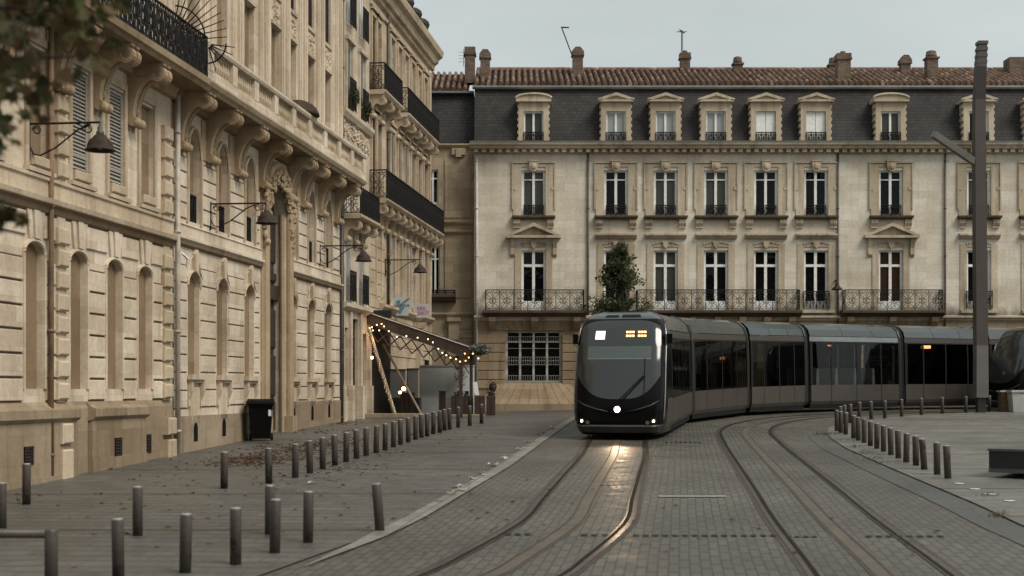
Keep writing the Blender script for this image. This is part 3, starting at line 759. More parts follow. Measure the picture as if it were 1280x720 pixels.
for a, b in zip([tB0]+[x+.47 for x in bays], [x-.47 for x in bays]+[tB1]):
    if b-a < 1.6: mb.box(a+.02, b-.02, -.03, .0, 7.72, 8.66)
mb.build('frieze', 'carvedbrown', B)
# entrance
e = MB(); e.box(door[0]+.02, door[1]-.02, .34, .43, gB+.4, 8.2)
dr = e.build('entrance_door', 'wooddark', B)
e = MB()
for k in range(2):
    xa = door[0]+.12+k*(door[1]-door[0]-.1)/2
    for za, zb in ((1.2,2.0),(2.15,3.3),(3.5,4.6),(5.9,7.2)): e.block(xa, xa+.95, .29, .35, za, zb, .03)
e.box(door[0]+.02, door[1]-.02, .20, .42, 4.85, 5.25); e.box(door[0]+.02, door[1]-.02, .26, .42, 5.4, 5.6)
e.build('panel', 'wooddark', dr)
mb = MB(); rr = random.Random(3)
for s, xx in ((-1, door[0]), (1, door[1])):
    mb.tube([(xx+s*.16, -.06, gB), (xx+s*.16, -.06, 7.3)], .13, 10); mb.box(xx+s*.22-.18, xx+s*.22+.18, -.05, .0, gB, 8.2)
    mb.tube([(xx-s*.02, .08, gB), (xx-s*.02, .10, 7.3)], .07, 8)
    mb.box(xx+s*.2-.24, xx+s*.2+.24, -.22, .0, gB, gB+1.1)
pts = [(xc_d-1.3*math.cos(math.pi*k/14), -.06, 7.25+1.25*math.sin(math.pi*k/14)) for k in range(15)]; mb.tube(pts, .13, 8)
for k in range(150):
    a = math.pi*rr.random(); q = rr.uniform(1.0, 1.55)
    mb.blob((xc_d-q*math.cos(a), -.08-rr.random()*.10, 7.0+q*math.sin(a)*.95), rr.uniform(.04,.085), 5, (rr.uniform(.5,1.6),1,rr.uniform(.5,1.9)))
for k in range(60):
    s = rr.choice((-1,1)); mb.blob((xc_d+s*rr.uniform(1.08,1.42), -.10-rr.random()*.08, rr.uniform(6.1,7.6)), rr.uniform(.04,.075), 5, (rr.uniform(.5,1.5),1,rr.uniform(.6,2)))
mb.build('carved_surround', 'carvedbrown', B)
mb = MB(); band(mb, tB0, tB1+.02, [(0,SLAB0),(BD-.14,SLAB0),(BD-.10,SLAB0+.05),(BD-.02,SLAB0+.08),(BD+.03,SLAB0+.16),(BD+.03,SLAB1),(0,SLAB1)])
bal = mb.build('balcony', 'trimA', B)
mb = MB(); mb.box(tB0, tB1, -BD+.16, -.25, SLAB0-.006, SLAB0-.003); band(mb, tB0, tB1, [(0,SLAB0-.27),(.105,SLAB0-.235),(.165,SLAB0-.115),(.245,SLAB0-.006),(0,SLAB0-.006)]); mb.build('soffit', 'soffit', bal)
for px in (224, 260, 295, 326, 361, 377.5, 399, 419): console(bal, ft(px), SLAB0-.008, .80, 1.35, .44, 'carvedbrown', False)
mb = MB(); bb = BD-.02
nb = 9; Lb = tB1-tB0
mb.box(tB0, tB1, -bb, -bb+.24, SLAB1, SLAB1+.22); band(mb, tB0, tB1, [(bb-.26,9.86),(bb+.03,9.86),(bb+.06,9.92),(bb+.06,9.98),(bb-.26,9.98)])
for k in range(nb+1):
    x = tB0+.17+(Lb-.34)*k/nb; mb.box(x-.17, x+.17, -bb-.01, -bb+.22, SLAB1+.22, 9.86)
mb.build('balustrade', 'stoneB', bal)
mb = MB()
for k in range(nb):
    x0 = tB0+.34+(Lb-.34)*k/nb; x1 = tB0+(Lb-.34)*(k+1)/nb
    n = 8
    for q in range(n):
        x = x0+(x1-x0)*(q+.5)/n
        mb.lathe([(.045,0),(.05,.05),(.03,.08),(.062,.2),(.035,.38),(.05,.42),(.05,.49)], (x, -bb+.11, SLAB1+.22), 8, False)
    mb.box(x0, x1, -bb+.16, -bb+.2, SLAB1+.22, 9.86)
mb.build('baluster', 'trimA', bal)
mb = MB()
up = sorted([tB0+.25] + [(a+b)/2 for a, b in zip(ubays, ubays[1:])] + [tB1-.3])
for x in up:
    mb = MB()
    for s in (-1, 1):
        mb.box(x+s*.27-.16, x+s*.27+.16, -.07, .01, 9.16, 16.4)
        mb.box(x+s*.27-.08, x+s*.27+.08, -.095, -.07, 9.4, 16.2)
    mb.build('pilaster', 'smoothB', B)
mb = MB(); band(mb, tB0, tB1, [(0,16.4),(.2,16.45),(.3,16.6),(.5,16.75),(.5,17.0),(0,17.1)]); mb.build('cornice', 'stoneB', B)
rr = random.Random(5)
for x in ubays:
    mb = MB()
    mb.box(x-.44, x+.44, -.06, .2, 12.36, 12.46); mb.box(x-.44, x+.44, -.05, .2, 13.14, 13.25)
    for k in range(40): mb.blob((x+rr.uniform(-.32,.32), .03+rr.uniform(-.03,.02), rr.uniform(12.52,13.08)), rr.uniform(.03,.07), 4, (rr.uniform(.6,1.8),1,rr.uniform(.6,1.8)))
    mb.poly([(x-.4,.05,12.4),(x+.4,.05,12.4),(x+.4,.05,13.2),(x-.4,.05,13.2)])
    mb.build('carved_panel', 'trimA', B)
pipe(B, tB0+.07, gB+.3, 8.9, .06, 'pipe', -.13)
mb = MB(); mb.tube([(tB0+.1,-.2,5.35),(tB0+.35,-.25,5.25),(tB0+.42,-.22,5.05)], .03, 5); mb.build('waste_pipe', 'white', B)
pipe(B, tB1-.05, gB+.3, 8.9, .05, 'pipedark', -.08)
mb = MB(); mb.box(tB0, tB1, .4, 8.6, 17.21, 17.5); mb.build('roof', 'zinc', B)
mb = MB(); mb.box(tA0, tA1-.01, .4, 8.6, 17.21, 17.5); mb.build('roof', 'zinc', A)
# dark rounded sunshade standing on the balcony of house B
p = lw(ft(372, .45), .45, SLAB1)
sh = thing('balcony_sunshade', 'dark rounded sunshade peeping over the stone balustrade', 'sunshade', p, ANG)
mb = MB(); mb.lathe([(.02,0),(.02,1.0)], (0,0,0), 6); mb.build('pole', 'iron', sh)
mb = MB(); mb.lathe([(.62,.86),(.60,.95),(.54,1.06),(.42,1.18),(.25,1.26),(.03,1.3)], (0,0,0), 20); mb.build('canopy', 'awning', sh, True)

# ---------- house C
tC0, tC1 = tB1+.01, ft(461.5)
Cc = house('stone_house', 'narrow pale limestone house with small iron balcony between the two larger houses', tC0)
gC = gz(*lw(tC0, 0).xy)-.3; wC = tC1-tC0
cx = [tC0+wC*.28, tC0+wC*.72]
gx = [tC0+wC*.2, tC0+wC*.5, tC0+wC*.82]
holes = [(x-.38, x+.38, 5.25, 8.0, 0, .13) for x in cx] + [(x-.38, x+.38, 8.3, 10.4, 0, .13) for x in cx] + [(x-.4, x+.4, 11.7, 13.9, 0, .13) for x in cx] + [(x-.4, x+.4, 14.6, 16.5, 0, .13) for x in cx]
holes += [(gx[0]-.25, gx[0]+.25, 2.1, 4.4, 0, .11), (gx[1]-.42, gx[1]+.42, gC+.32, 4.75, 0, .2), (gx[2]-.3, gx[2]+.3, 2.1, 4.3, 0, .11)]
mb = MB(); wall(mb, tC0, tC1, gC, 17.6, holes); body(mb, tC0, tC1, 9, gC, 17.6); mb.build('wall', 'stoneC', Cc)
for x in cx: louvre(Cc, x-.38, x+.38, 5.25, 8.0, .06, 'greywhite')
for x in cx: frame_window(Cc, x, 8.3, 10.4, .76, .09)
for x in cx: louvre(Cc, x-.4, x+.4, 11.7, 13.9, .06, 'greywhite'); 
for x in cx: frame_window(Cc, x, 14.6, 16.5, .8, .09)
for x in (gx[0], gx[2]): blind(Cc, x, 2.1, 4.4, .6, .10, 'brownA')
mb = MB(); mb.box(gx[1]-.42, gx[1]+.42, .12, .2, gC+.3, 4.75); dd = mb.build('door', 'void', Cc)
mb = MB()
for k in range(6): mb.box(gx[1]-.38, gx[1]+.38, .09, .12, 1.6+k*.5, 1.66+k*.5)
mb.build('panel', 'wooddark', dd)
mb = MB()
band(mb, tC0, tC1, [(0,4.95),(.12,5.0),(.22,5.08),(.22,5.2),(0,5.25)]); band(mb, tC0, tC1, [(0,11.3),(.12,11.35),(.2,11.5),(.2,11.62),(0,11.65)])
for x in (tC0+.12, gx[0]+.4, gx[1]+.6, tC1-.15):
    mb.box(x-.13, x+.13, -.10, .01, gC, 4.95); mb.box(x-.16, x+.16, -.16, .01, gC, gC+1.5)
for x in cx:
    for s in (-1, 1): mb.box(x+s*.48-.08, x+s*.48+.08, -.07, .01, 11.7, 14.0); 
    mb.box(x-.58, x+.58, -.14, .01, 14.0, 14.14)
rr = random.Random(8)
for k in range(110): mb.blob((rr.uniform(tC0+.2, tC1-.2), -.02, rr.uniform(10.75,11.25)), rr.uniform(.03,.07), 4, (rr.uniform(.6,1.8),1,rr.uniform(.6,1.8)))
mb.build('moulding', 'stoneC', Cc)
mb = MB(); x0, x1 = ft(451, .6), ft(475, .6); x0 = max(x0, tC0+.1)
band(mb, x0, x1, [(0,8.0),(.56,8.0),(.62,8.06),(.62,8.14),(0,8.14)])
bal = mb.build('balcony', 'trimA', Cc)
balcony_rail(bal, 'railing', x0+.02, x1-.02, .58, 8.14, 9.02, 'iron', .014, .4, True)
for x in (x0+.3, (x0+x1)/2, x1-.3): console(bal, x, 7.998, .5, .75, .26, 'trimA', False)
for k, (za, zb) in enumerate(((5.27,6.3),(11.7,12.75),(14.5,15.6))):
    mb = MB()
    for x in cx: rail(mb, lambda u, z, x=x: (x-.42+u, -.16, z), .84, za, zb, .014, .42, True)
    mb.build('window_guard', 'iron', Cc)
pipe(Cc, tC0+.06, gC+.3, 17, .05, 'pipedark', -.07)
mb = MB(); mb.box(tC0, tC1, .4, 8.6, 17.61, 17.9); mb.build('roof', 'zinc', Cc)

def leaves(mb, c, rad, n, size, rnd, droop=0):
    for _ in range(n):
        while True:
            u = Vector((rnd.uniform(-1,1), rnd.uniform(-1,1), rnd.uniform(-1,1)))
            if u.length <= 1: break
        p = Vector((c[0]+u.x*rad[0], c[1]+u.y*rad[1], c[2]+u.z*rad[2]))
        leaf(mb, p, size*rnd.uniform(.6,1.3), rnd)
def leaf(mb, p, s, rnd, lobed=False):
    d = Vector((rnd.uniform(-1,1), rnd.uniform(-1,1), rnd.uniform(-1,.5))).normalized()
    w = d.cross(Vector((rnd.uniform(-1,1), rnd.uniform(-1,1), rnd.uniform(-1,1)))).normalized(); nn = d.cross(w)
    if lobed:
        sh = [(0,-.5),(.28,-.42),(.5,-.1),(.30,.02),(.42,.34),(.14,.22),(0,.62),(-.14,.22),(-.42,.34),(-.30,.02),(-.5,-.1),(-.28,-.42)]
        mb.poly([p + w*(a*s) + d*(b*s) + nn*(abs(a)*s*.3) for a, b in sh])
    else:
        i = len(mb.v); q = [p-d*(s*.5), p+w*(s*.3)+nn*(s*.12), p+d*(s*.5), p-w*(s*.3)+nn*(s*.12)]
        mb.v += [tuple(x) for x in q]; mb.f += [(i,i+1,i+2),(i,i+2,i+3)]; mb.mi += [0,0]
# potted plants on the guard of house C
for i, (x, lab) in enumerate(((cx[0], 'leafy potted plant on the left window guard of the narrow pale house'), (cx[1], 'trailing potted plant on the right window guard of the narrow pale house'))):
    p = lw(x, .08, 11.72); t = thing('potted_plant', lab, 'plant', p, ANG, 'potted plants on the window guards')
    mb = MB(); mb.lathe([(.10,0),(.14,.22),(.15,.24)], (0,.02,0), 10); mb.build('pot', 'piperust', t)
    mb = MB(); rr = random.Random(20+i); leaves(mb, (0,-.12,.45), (.36,.16,.32), 260, .12, rr); mb.build('foliage', 'leaffar', t)

# ---------- house D (corner)
tD0, tD1 = tC1+.01, 63.0/CA
D = house('stone_house', 'ochre corner house with three tiers of long black iron balconies', tD0)
gD = gz(*lw(tD0, 0).xy)-.3
dcols = [52.4, 54.9, 56.3, 57.6, 59.0, 60.4, 61.8]; dcols = [51.4] + dcols; dcols = [z/CA for z in dcols]
dcols[0] += .25
holes = [(x-.36, x+.36, 13.2, 15.78, 0, .13) for x in dcols] + [(x-.36, x+.36, 9.2, 12.2, 0, .13) for x in dcols] + [(x-.36, x+.36, 5.75, 8.5, 0, .13) for x in dcols[1:]]
mb = MB(); wall(mb, tD0, tD1, gD, 16.6, holes); body(mb, tD0, tD1, 9, gD, 16.6); mb.build('wall', 'stoneD', D)
for i, x in enumerate(dcols):
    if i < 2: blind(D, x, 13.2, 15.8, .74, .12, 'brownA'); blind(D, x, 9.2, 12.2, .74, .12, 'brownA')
    else:
        frame_window(D, x, 13.2, 15.78, .72, .10, 'pane', .22, .04, .06, .07, 'greywhite')
        louvre(D, x-.36, x+.36, 9.2, 12.2, .05)
for x in dcols[1:]: frame_window(D, x, 5.75, 8.5, .72, .10, 'pane', .22, .04, .06, .07, 'greywhite')
for x in dcols:
    mb = MB()
    for za, zb in ((13.2,15.78),(9.2,12.2)):
        for s in (-1, 1): mb.box(x+s*.44-.08, x+s*.44+.08, -.06, .01, za, zb+.06)
        mb.box(x-.52, x+.52, -.065, .01, zb+.06, zb+.2); mb.box(x-.56, x+.56, -.13, .01, zb+.26, zb+.33)
    if x > dcols[0]:
        for s in (-1, 1): mb.box(x+s*.44-.08, x+s*.44+.08, -.06, .01, 5.7, 8.5)
    mb.build('window_surround', 'stoneD', D)
mb = MB()
band(mb, tD0, tD1+.06, [(0,16.15),(.08,16.18),(.08,16.3),(0,16.32)])
band(mb, tD0, tD1+.45, [(0,16.5),(.12,16.55),(.15,16.75),(.3,16.85),(.34,17.0),(.5,17.1),(.55,17.3),(.55,17.36),(0,17.4)])
n = int((tD1-tD0)/.28)
for k in range(n): mb.box(tD0+k*.28, tD0+k*.28+.14, -.30, -.1, 16.72, 16.86)
band(mb, tD0+1.6, tD1, [(0,5.2),(.1,5.25),(.22,5.4),(.22,5.5),(0,5.55)])
mb.box(tD1-.35, tD1+.02, -.07, .0, gD, 16.2)
mb.build('cornice', 'stoneD', D)
mb = MB(); mb.prism([(-.35,17.41),(0.9,18.15),(3.2,18.5),(8.8,18.5),(8.8,17.41)], tD0, tD1+.3, lambda p, q, a: (a, p, q)); rf = mb.build('roof', 'zinc', D)
mb = MB(); rr = random.Random(4)
for k in range(7):
    x = tD0+.9+k*1.75; mb.box(x-.35, x+.35, .0, .9, 17.5, 18.25); mb.blob((x, .25, 18.3), .42, 6, (1,.9,.7))
mb.build('dormer', 'slate', rf)
mb = MB()
for a, b in ((51.5, 52.6), (57.5, 58.6)): pass
for x0, x1, d, z0, z1, nc in ((tD0+.02, 54.2/CA, .55, 13.08, 14.04, 3), (55.3/CA, 62.2/CA, .55, 13.08, 14.06, 6), (tD0+.02, 63.6/CA-.6, .62, 9.18, 10.2, 11)):
    mb = MB(); band(mb, x0, x1, [(0,z0-.16),(d-.06,z0-.16),(d,z0-.1),(d+.04,z0-.05),(d+.04,z0),(0,z0)]); bal = mb.build('balcony', 'trimA', D)
    balcony_rail(bal, 'railing', x0+.02, x1-.02, d, z0, z1, 'iron', .014, .42, True)
    for k in range(nc):
        x = x0+.22+(x1-x0-.44)*k/(nc-1); console(bal, x, z0-.163, d*.92, .85, .28, 'stoneD', False)
pipe(D, 53.9/CA, 4.6, 16.5, .05, 'pipedark', -.07)
mb = MB(); mb.box(tD0+.1, 54.4/CA, -.05, .0, gD, 4.9); mb.build('shopfront', 'wooddark', D)
mb = MB()
for z in range(4): courses(mb, 54.6/CA, tD1-.4, 3.6, 5.15, .39, .03, .03); break
courses(mb, tD0+.1, 53.5/CA, 5.3, 8.0, .42, .02, .025)
mb.build('rustication', 'stoneD', D)
mb = MB(); x = 62.2/CA; mb.box(x-.5, x+.5, -.02, .05, gD, 4.35); mb.build('doorway', 'void', D)
mb = MB(); x = 59.9/CA; mb.box(x-.18, x+.18, -.22, .0, gD, 4.9); mb.prism([(0,4.9),(-.3,4.9),(-.4,5.15),(0,5.15)], x-.3, x+.3, lambda p, q, a: (a, p, q)); mb.build('pilaster', 'trimA', D)
# signs on the corner house (hung at right angles to the wall so the street can read them)
p = wp(500, 383, 55.2); t = thing('shop_sign', 'white cross-shaped sign with teal drawing projecting from the corner house', 'sign', p, 0)
mb = MB(); mb.box(-.33,.33,-.02,.02,-.36,.36); mb.box(-.56,-.33,-.02,.02,-.14,.16); mb.box(.33,.44,-.02,.02,-.14,.16); mb.build('panel', 'whitesign', t)
mb = MB(); mb.prism([(-.20,-.02),(.20,-.02),(.0,-.32)], -.028, -.02, lambda p_, q, a: (p_, a, q)); mb.tube([(-.05,-.03,.02),(.1,-.03,.12),(.36,-.03,.32)], .035, 4); mb.prism([(-.17,.2),(.02,.25),(.0,.1),(-.12,.08)], -.028, -.02, lambda p_, q, a: (p_, a, q)); mb.build('drawing', 'teal', t)
mb = MB(); mb.box(-.56,-.28,-.03,-.0,-.32,-.2); mb.build('plate', 'navy', t)
text('lettering', 'LE CARREFOUR', .12, 'navy', t, (-.05,-.026,.03), (R(90),0,0))
p = wp(527.5, 388.5, 58.9); t = thing('shop_sign', 'square grey sign with two lines of pink lettering on the corner house', 'sign', p, 0)
mb = MB(); mb.box(-.33,.33,-.05,.05,-.29,.29); mb.build('panel', 'pinksign', t)
text('lettering', 'ERIL', .22, 'pink', t, (.0,-.056,.09), (R(90),0,0)); text('lettering', 'KEBUT', .2, 'pink', t, (.0,-.056,-.1), (R(90),0,0))

# ---------- bracket lamps on the left houses
def lamp(px, pyarm, label, d=1.40):
    t0 = ft(px); Z = t0*CA; z = CH+(HY-pyarm)*Z/F
    p = lw(t0, 0, z); t = thing('bracket_lamp', label, 'lamp', p, ANG, 'bracket lamps along the left houses')
    a = MB(); a.tube([(0,0,0),(0,-d,0)], .022, 6); a.tube([(0,-.02,-.62),(0,-.02,.05)], .025, 6)
    a.tube([(0,-.03,-.38),(0,-.10,-.52),(0,-.22,-.55),(0,-.5,-.42),(0,-.9,-.12),(0,-1.12,-.03)], .015, 5)
    for c, r in ((-.16,.085),(-d+.22,.09)):
        a.tube([(0,c+r*(1-k*.045)*math.cos(k*.75), -.11+r*(1-k*.045)*math.sin(k*.75)) for k in range(14)], .012, 4)
    a.build('bracket', 'iron', t)
    a = MB(); a.lathe([(.025,-.01),(.025,-.07),(.045,-.08),(.045,-.14),(.065,-.16),(.07,-.22)], (0,-d,0), 12); a.build('socket', 'pipedark', t, True)
    a = MB(); a.lathe([(.06,-.20),(.09,-.22),(.13,-.27),(.18,-.31),(.215,-.38),(.225,-.45),(.265,-.475),(.265,-.49),(.22,-.48),(.2,-.40),(.15,-.33)], (0,-d,0), 22, False); a.build('shade', 'lampmetal', t, True)
    a = MB(); a.blob((0,-d,-.41), .06, 6); a.build('bulb', 'lampoff', t, True)
lamp(35, 155, 'brown bell lamp on a scrolled bracket, nearest the camera under the tree leaves', 1.30)
lamp(262, 255, 'brown bell lamp on a scrolled bracket in front of the carved entrance')
lamp(399, 307.5, 'brown bell lamp on a scrolled bracket beside the narrow pale house')
lamp(481, 325, 'brown bell lamp on a scrolled bracket under the balcony of the corner house', 1.35)

# ================================================================== FAR FACADE
FZ0 = 66.0; S = F/FZ0
def X(px): return (px-640)/S
def Zh(py): return CH+(HY-py)/S
def pat(px, Z): return (px-640)/F*Z
def pz(py, Z): return CH+(HY-py)*Z/F
fx0, fx1 = X(592.5), X(2300)
fg = 1.0
FA = thing('long_stone_house', 'long three-storey limestone house with slate mansard and tiled roof across the end of the street', 'building', (fx0, FZ0, fg), 0, None, (fx0, 0, fg))
cols = [667, 770, 832, 895, 957.5, 1020, 1113.5, 1223.5, 1300, 1385, 1470, 1560, 1650]
ped = (667, 1113.5)
W1 = 1.12
z2a, z2b = Zh(270), Zh(213); z1a, z1b = Zh(388), Zh(313)
holes = [(X(c)-.56, X(c)+.56, z2a, z2b, 0, .24) for c in cols] + [(X(c)-.56, X(c)+.56, z1a, z1b, 0, .24) for c in cols]
gw = [(632, 702), (770, 840), (1085, 1150)]
zga, zgb = Zh(478), Zh(414)
ztop = Zh(190); zmid = Zh(397)
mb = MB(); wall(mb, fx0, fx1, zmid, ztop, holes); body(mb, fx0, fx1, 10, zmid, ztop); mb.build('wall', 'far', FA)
gholes = [(X(a), X(b), zga, zgb, 0, .3) for a, b in gw]
mb = MB(); wall(mb, fx0, fx1, fg, zmid, gholes); body(mb, fx0, fx1, 10, fg, zmid-.01)
mb.build('ground_floor_wall', 'farlow', FA)
mb = MB()                                                                       # rusticated courses of the ground floor
ed = [fx0+.05] + sum([[X(a)-.02, X(b)+.02] for a, b in gw], []) + [fx1]
for a, b in zip(ed[0::2], ed[1::2]): courses(mb, a, b, Zh(486), Zh(418), .42, .05, .035)
for a, b in gw:
    xa, xb = X(a), X(b); xc = (xa+xb)/2; n = 11
    for k in range(n):
        u0, u1 = k/n, (k+1)/n
        l0, l1 = xa-.35+(xb-xa+.7)*u0, xa-.35+(xb-xa+.7)*u1
        t0, t1 = xa-1.0+(xb-xa+2.0)*u0, xa-1.0+(xb-xa+2.0)*u1
        mb.prism([(l0+.012,zgb+.04),(l1-.012,zgb+.04),(t1-.012,Zh(399)),(t0+.012,Zh(399))], -.05-.03*(k == n//2), .01, lambda p, q, y: (p, y, q))
        # sloping fan of stones below the sill
        b0, b1 = xa-1.35+(xb-xa+2.7)*u0, xa-1.35+(xb-xa+2.7)*u1
        s0, s1 = xa-.35+(xb-xa+.7)*u0, xa-.35+(xb-xa+.7)*u1
        zs, zb = Zh(479), Zh(505)
        i = len(mb.v); g_ = .007
        mb.v += [(s0+g_,-.02,zs),(s1-g_,-.02,zs),(b1-g_,-.55,zb),(b0+g_,-.55,zb),(s0+g_,.05,zs),(s1-g_,.05,zs),(b1-g_,.05,zb),(b0+g_,.05,zb)]
        for f in ((3,2,1,0),(0,1,5,4),(1,2,6,5),(2,3,7,6),(3,0,4,7)): mb.f.append(tuple(i+q for q in f)); mb.mi.append(0)
mb.build('rustication', 'farlow', FA)
mb = MB(); mb.box(fx0, fx1, -.10, .0, fg, Zh(505)); 
for a, b in gw: mb.box(X(a)-1.5, X(b)+1.5, -.62, -.1, fg, Zh(505)-.004)
mb.build('plinth', 'farlow', FA)
for a, b in gw:                                                                  # barred ground-floor windows
    xa, xb = X(a), X(b); w = xb-xa
    m2 = MB(); y = .16
    for k in range(5): xx = xa+.05+(w-.1)*k/4; m2.box(xx-.05, xx+.05, y-.05, y+.02, zga, zgb)
    m2.box(xa, xb, y-.045, y+.02, zgb-.07, zgb); m2.box(xa, xb, y-.045, y+.02, zga, zga+.08); m2.box(xa, xb, y-.04, y+.02, zga+(zgb-zga)*.78, zga+(zgb-zga)*.81)
    wd = m2.build('window', 'greywhite', FA)
    m2 = MB(); m2.poly([(xa,y,zga),(xb,y,zga),(xb,y,zgb),(xa,y,zgb)]); m2.build('pane', 'pane', wd)
    m2 = MB(); n = 24
    for k in range(n):
        xx = xa+w*(k+.5)/n
        for q0, q1 in ((.02,.14),(.34,.50),(.80,.90)): m2.tube([(xx,.04,zga+(zgb-zga)*q0),(xx,.04,zga+(zgb-zga)*q1)], .010, 4)
    for q in (.03,.13,.34,.42,.49,.66,.80,.89): m2.box(xa, xb, .03, .05, zga+(zgb-zga)*q, zga+(zgb-zga)*q+.022)
    m2.build('bars', 'barpaint', wd)
panes2 = ['panemid','pane','panemid','panemid','pane','pane','pane','panemid','pane','pane','panemid','pane','pane']
panes1 = ['pane','pane','panemid','pane','pane','pane','panewarm','pane','pane','pane','pane','panemid','pane']
for i, c in enumerate(cols):
    x = X(c); hasp = c in ped
    # second floor
    w = frame_window(FA, x, z2a, z2b, W1, .17, panes2[i], .2, .05, .12, .12)
    mb = MB()
    for s in (-1, 1):
        mb.box(x+s*.75-.19, x+s*.75+.19, -.045, .01, z2a, z2b+.16); mb.box(x+s*.98-.035, x+s*.98+.035, -.08, .01, z2a+.3, z2b+.32)
        mb.box(x+s*.92-.1, x+s*.92+.1, -.07, .01, z2a+1.2, z2a+1.34)
    mb.box(x-.94, x+.94, -.047, .01, z2b+.161, z2b+.3); mb.box(x-1.02, x+1.02, -.10, .01, z2b+.33, z2b+.40)
    mb.prism([(-.22,z2b+.42),(-.18,z2b+.05),(-.09,z2b-.06),(.09,z2b-.06),(.18,z2b+.05),(.22,z2b+.42)], -.17, .0, lambda p, q, a: (x+p, a, q))
    mb.blob((x, -.16, z2b+.17), .15, 6, (1,.6,1.1)); mb.box(x-.24, x+.24, -.2, .0, z2b+.40, z2b+.46)
    mb.build('surround', 'fartrim', w)
    mb = MB(); mb.box(x-1.0, x+1.0, -.30, .0, z2a-.10, z2a-.005); mb.box(x-.95, x+.95, -.24, .0, z2a-.17, z2a-.102)
    mb.build('sill', 'slabdark', w)
    mb = MB()
    for s in (-1, 1):
        for q in range(4): mb.prism([(0,z2a-.172),(-.2,z2a-.172),(-.19,z2a-.35),(-.10,z2a-.5),(-.12,z2a-.56),(0,z2a-.56)], x+s*.78-.16+q*.082, x+s*.78-.09+q*.082, lambda p, q_, a: (a, p, q_))
    mb.build('console', 'fartrim', w)
    mb = MB(); rail(mb, lambda u, z: (x-.46+u, -.02, z), .92, z2a, z2a+.50, .012, .23); mb.build('railing', 'iron', w)
    # first floor
    w = frame_window(FA, x, z1a, z1b, W1, .17, panes1[i], .25, .12, .10, .13)
    mb = MB()
    for s in (-1, 1): mb.box(x+s*.72-.15, x+s*.72+.15, -.035, .01, z1a, z1b+.16)
    mb.box(x-.87, x+.87, -.04, .01, z1b+.162, z1b+.3)
    mb.prism([(-.16,z1b+.42),(-.10,z1b+.18),(0,z1b+.08),(.10,z1b+.18),(.16,z1b+.42)], -.13, 0, lambda p, q, a: (x+p, a, q))
    for s in (-1, 1):
        for k in range(4): mb.blob((x+s*(.2+.12*k), -.04, z1b+.38-.03*k), .07, 5, (1,.6,.8))
    mb.build('surround', 'fartrim', w)
    mb = MB(); mb.box(x-W1/2+.02, x+W1/2-.02, .10, .15, z1a+.0, z1a+.44); mb.box(x-.46, x-.06, .08, .11, z1a+.08, z1a+.36); mb.box(x+.06, x+.46, .08, .11, z1a+.08, z1a+.36); mb.build('lower_panel', 'white', w)
    mb = MB()
    if hasp:
        za, zb = Zh(298), Zh(279); hw = 1.26
        mb.prism([(-hw,za),(hw,za),(hw,za+.12),(-hw,za+.12)], -.34, 0, lambda p, q, a: (x+p, a, q))
        for s in (-1, 1):
            mb.prism([(s*hw,za+.125),(s*(hw-.28),za+.125),(0,zb-.17),(0,zb)], -.34, 0, lambda p, q, a: (x+p, a, q))
            mb.prism([(0,za-.01),(-.2,za-.01),(-.18,za-.2),(-.1,za-.45),(-.12,za-.75),(0,za-.9)], x+s*.98-.09, x+s*.98+.09, lambda p, q, a: (a, p, q))
        mb.prism([(-hw+.25,za+.12),(hw-.25,za+.12),(0,zb-.16)], -.08, 0, lambda p, q, a: (x+p, a, q))
        mb.build('pediment', 'fartrim', w)
    else:
        za = Zh(299); band(mb, x-.95, x+.95, [(0,za),(.1,za+.02),(.16,za+.1),(.24,za+.16),(.24,za+.24),(0,za+.26)])
        mb.build('hood', 'fartrim', w)
    if c in (1020, 1223.5, 1300, 770, 1385, 1470, 1560, 1650):
        mb = MB(); rail(mb, lambda u, z: (x-.6+u, -.10, z), 1.2, z1a+.05, z1a+.88, .013, .3); mb.build('railing', 'iron', w)
        mb = MB(); mb.box(x-.85, x+.85, -.18, .0, z1a-.12, z1a-.005); mb.build('sill', 'fartrim', w)
for a, b, cs in ((607, 730, (667,)), (797, 1000, (832,895,957.5)), (1057, 1179, (1113.5,))):
    xa, xb = X(a)*.99, X(b)*.99; zt = z1a-.02
    mb = MB(); band(mb, xa-.12, xb+.12, [(0,zt-.30),(.35,zt-.28),(.5,zt-.16),(.66,zt-.12),(.66,zt),(0,zt)])
    bal = mb.build('balcony', 'slabdark', FA)
    balcony_rail(bal, 'railing', xa, xb, .60, zt, zt+.93, 'iron', .014, .62)
    mb = MB(); n = max(2, len(cs)*2+1)
    for k in range(n):
        x = xa+.3+(xb-xa-.6)*k/(n-1)
        mb.prism([(0,zt-.302),(-.5,zt-.302),(-.46,zt-.5),(-.2,zt-.8),(0,zt-.95)], x-.16, x+.16, lambda p, q, t: (t, p, q))
    mb.build('bracket', 'farlow', bal)
mb = MB(); za = Zh(398)
band(mb, fx0, fx1, [(0,za-.12),(.06,za-.1),(.1,za-.02),(.2,za+.03),(.2,za+.1),(0,za+.14)])
mb.build('string_course', 'fartrim', FA)
mb = MB()
band(mb, fx0-.2, fx1, [(0,Zh(193)),(.06,Zh(192.5)),(.08,Zh(191)),(.12,Zh(190.6)),(.12,Zh(188)),(.42,Zh(187)),(.45,Zh(184.5)),(.55,Zh(183)),(.58,Zh(180.6)),(0,Zh(180))])
n = int((fx1-fx0)/.37)
for k in range(n): mb.box(fx0+k*.37, fx0+k*.37+.2, -.34, -.12, Zh(191.5), Zh(187.3))
mb.build('cornice', 'fartrim', FA)
mb = MB(); band(mb, fx0-.2, fx1, [(-.3,Zh(180)+.003),(.5,Zh(180)+.003),(.52,Zh(178)),(-.3,Zh(177.5))]); mb.build('gutter', 'zinc', FA)
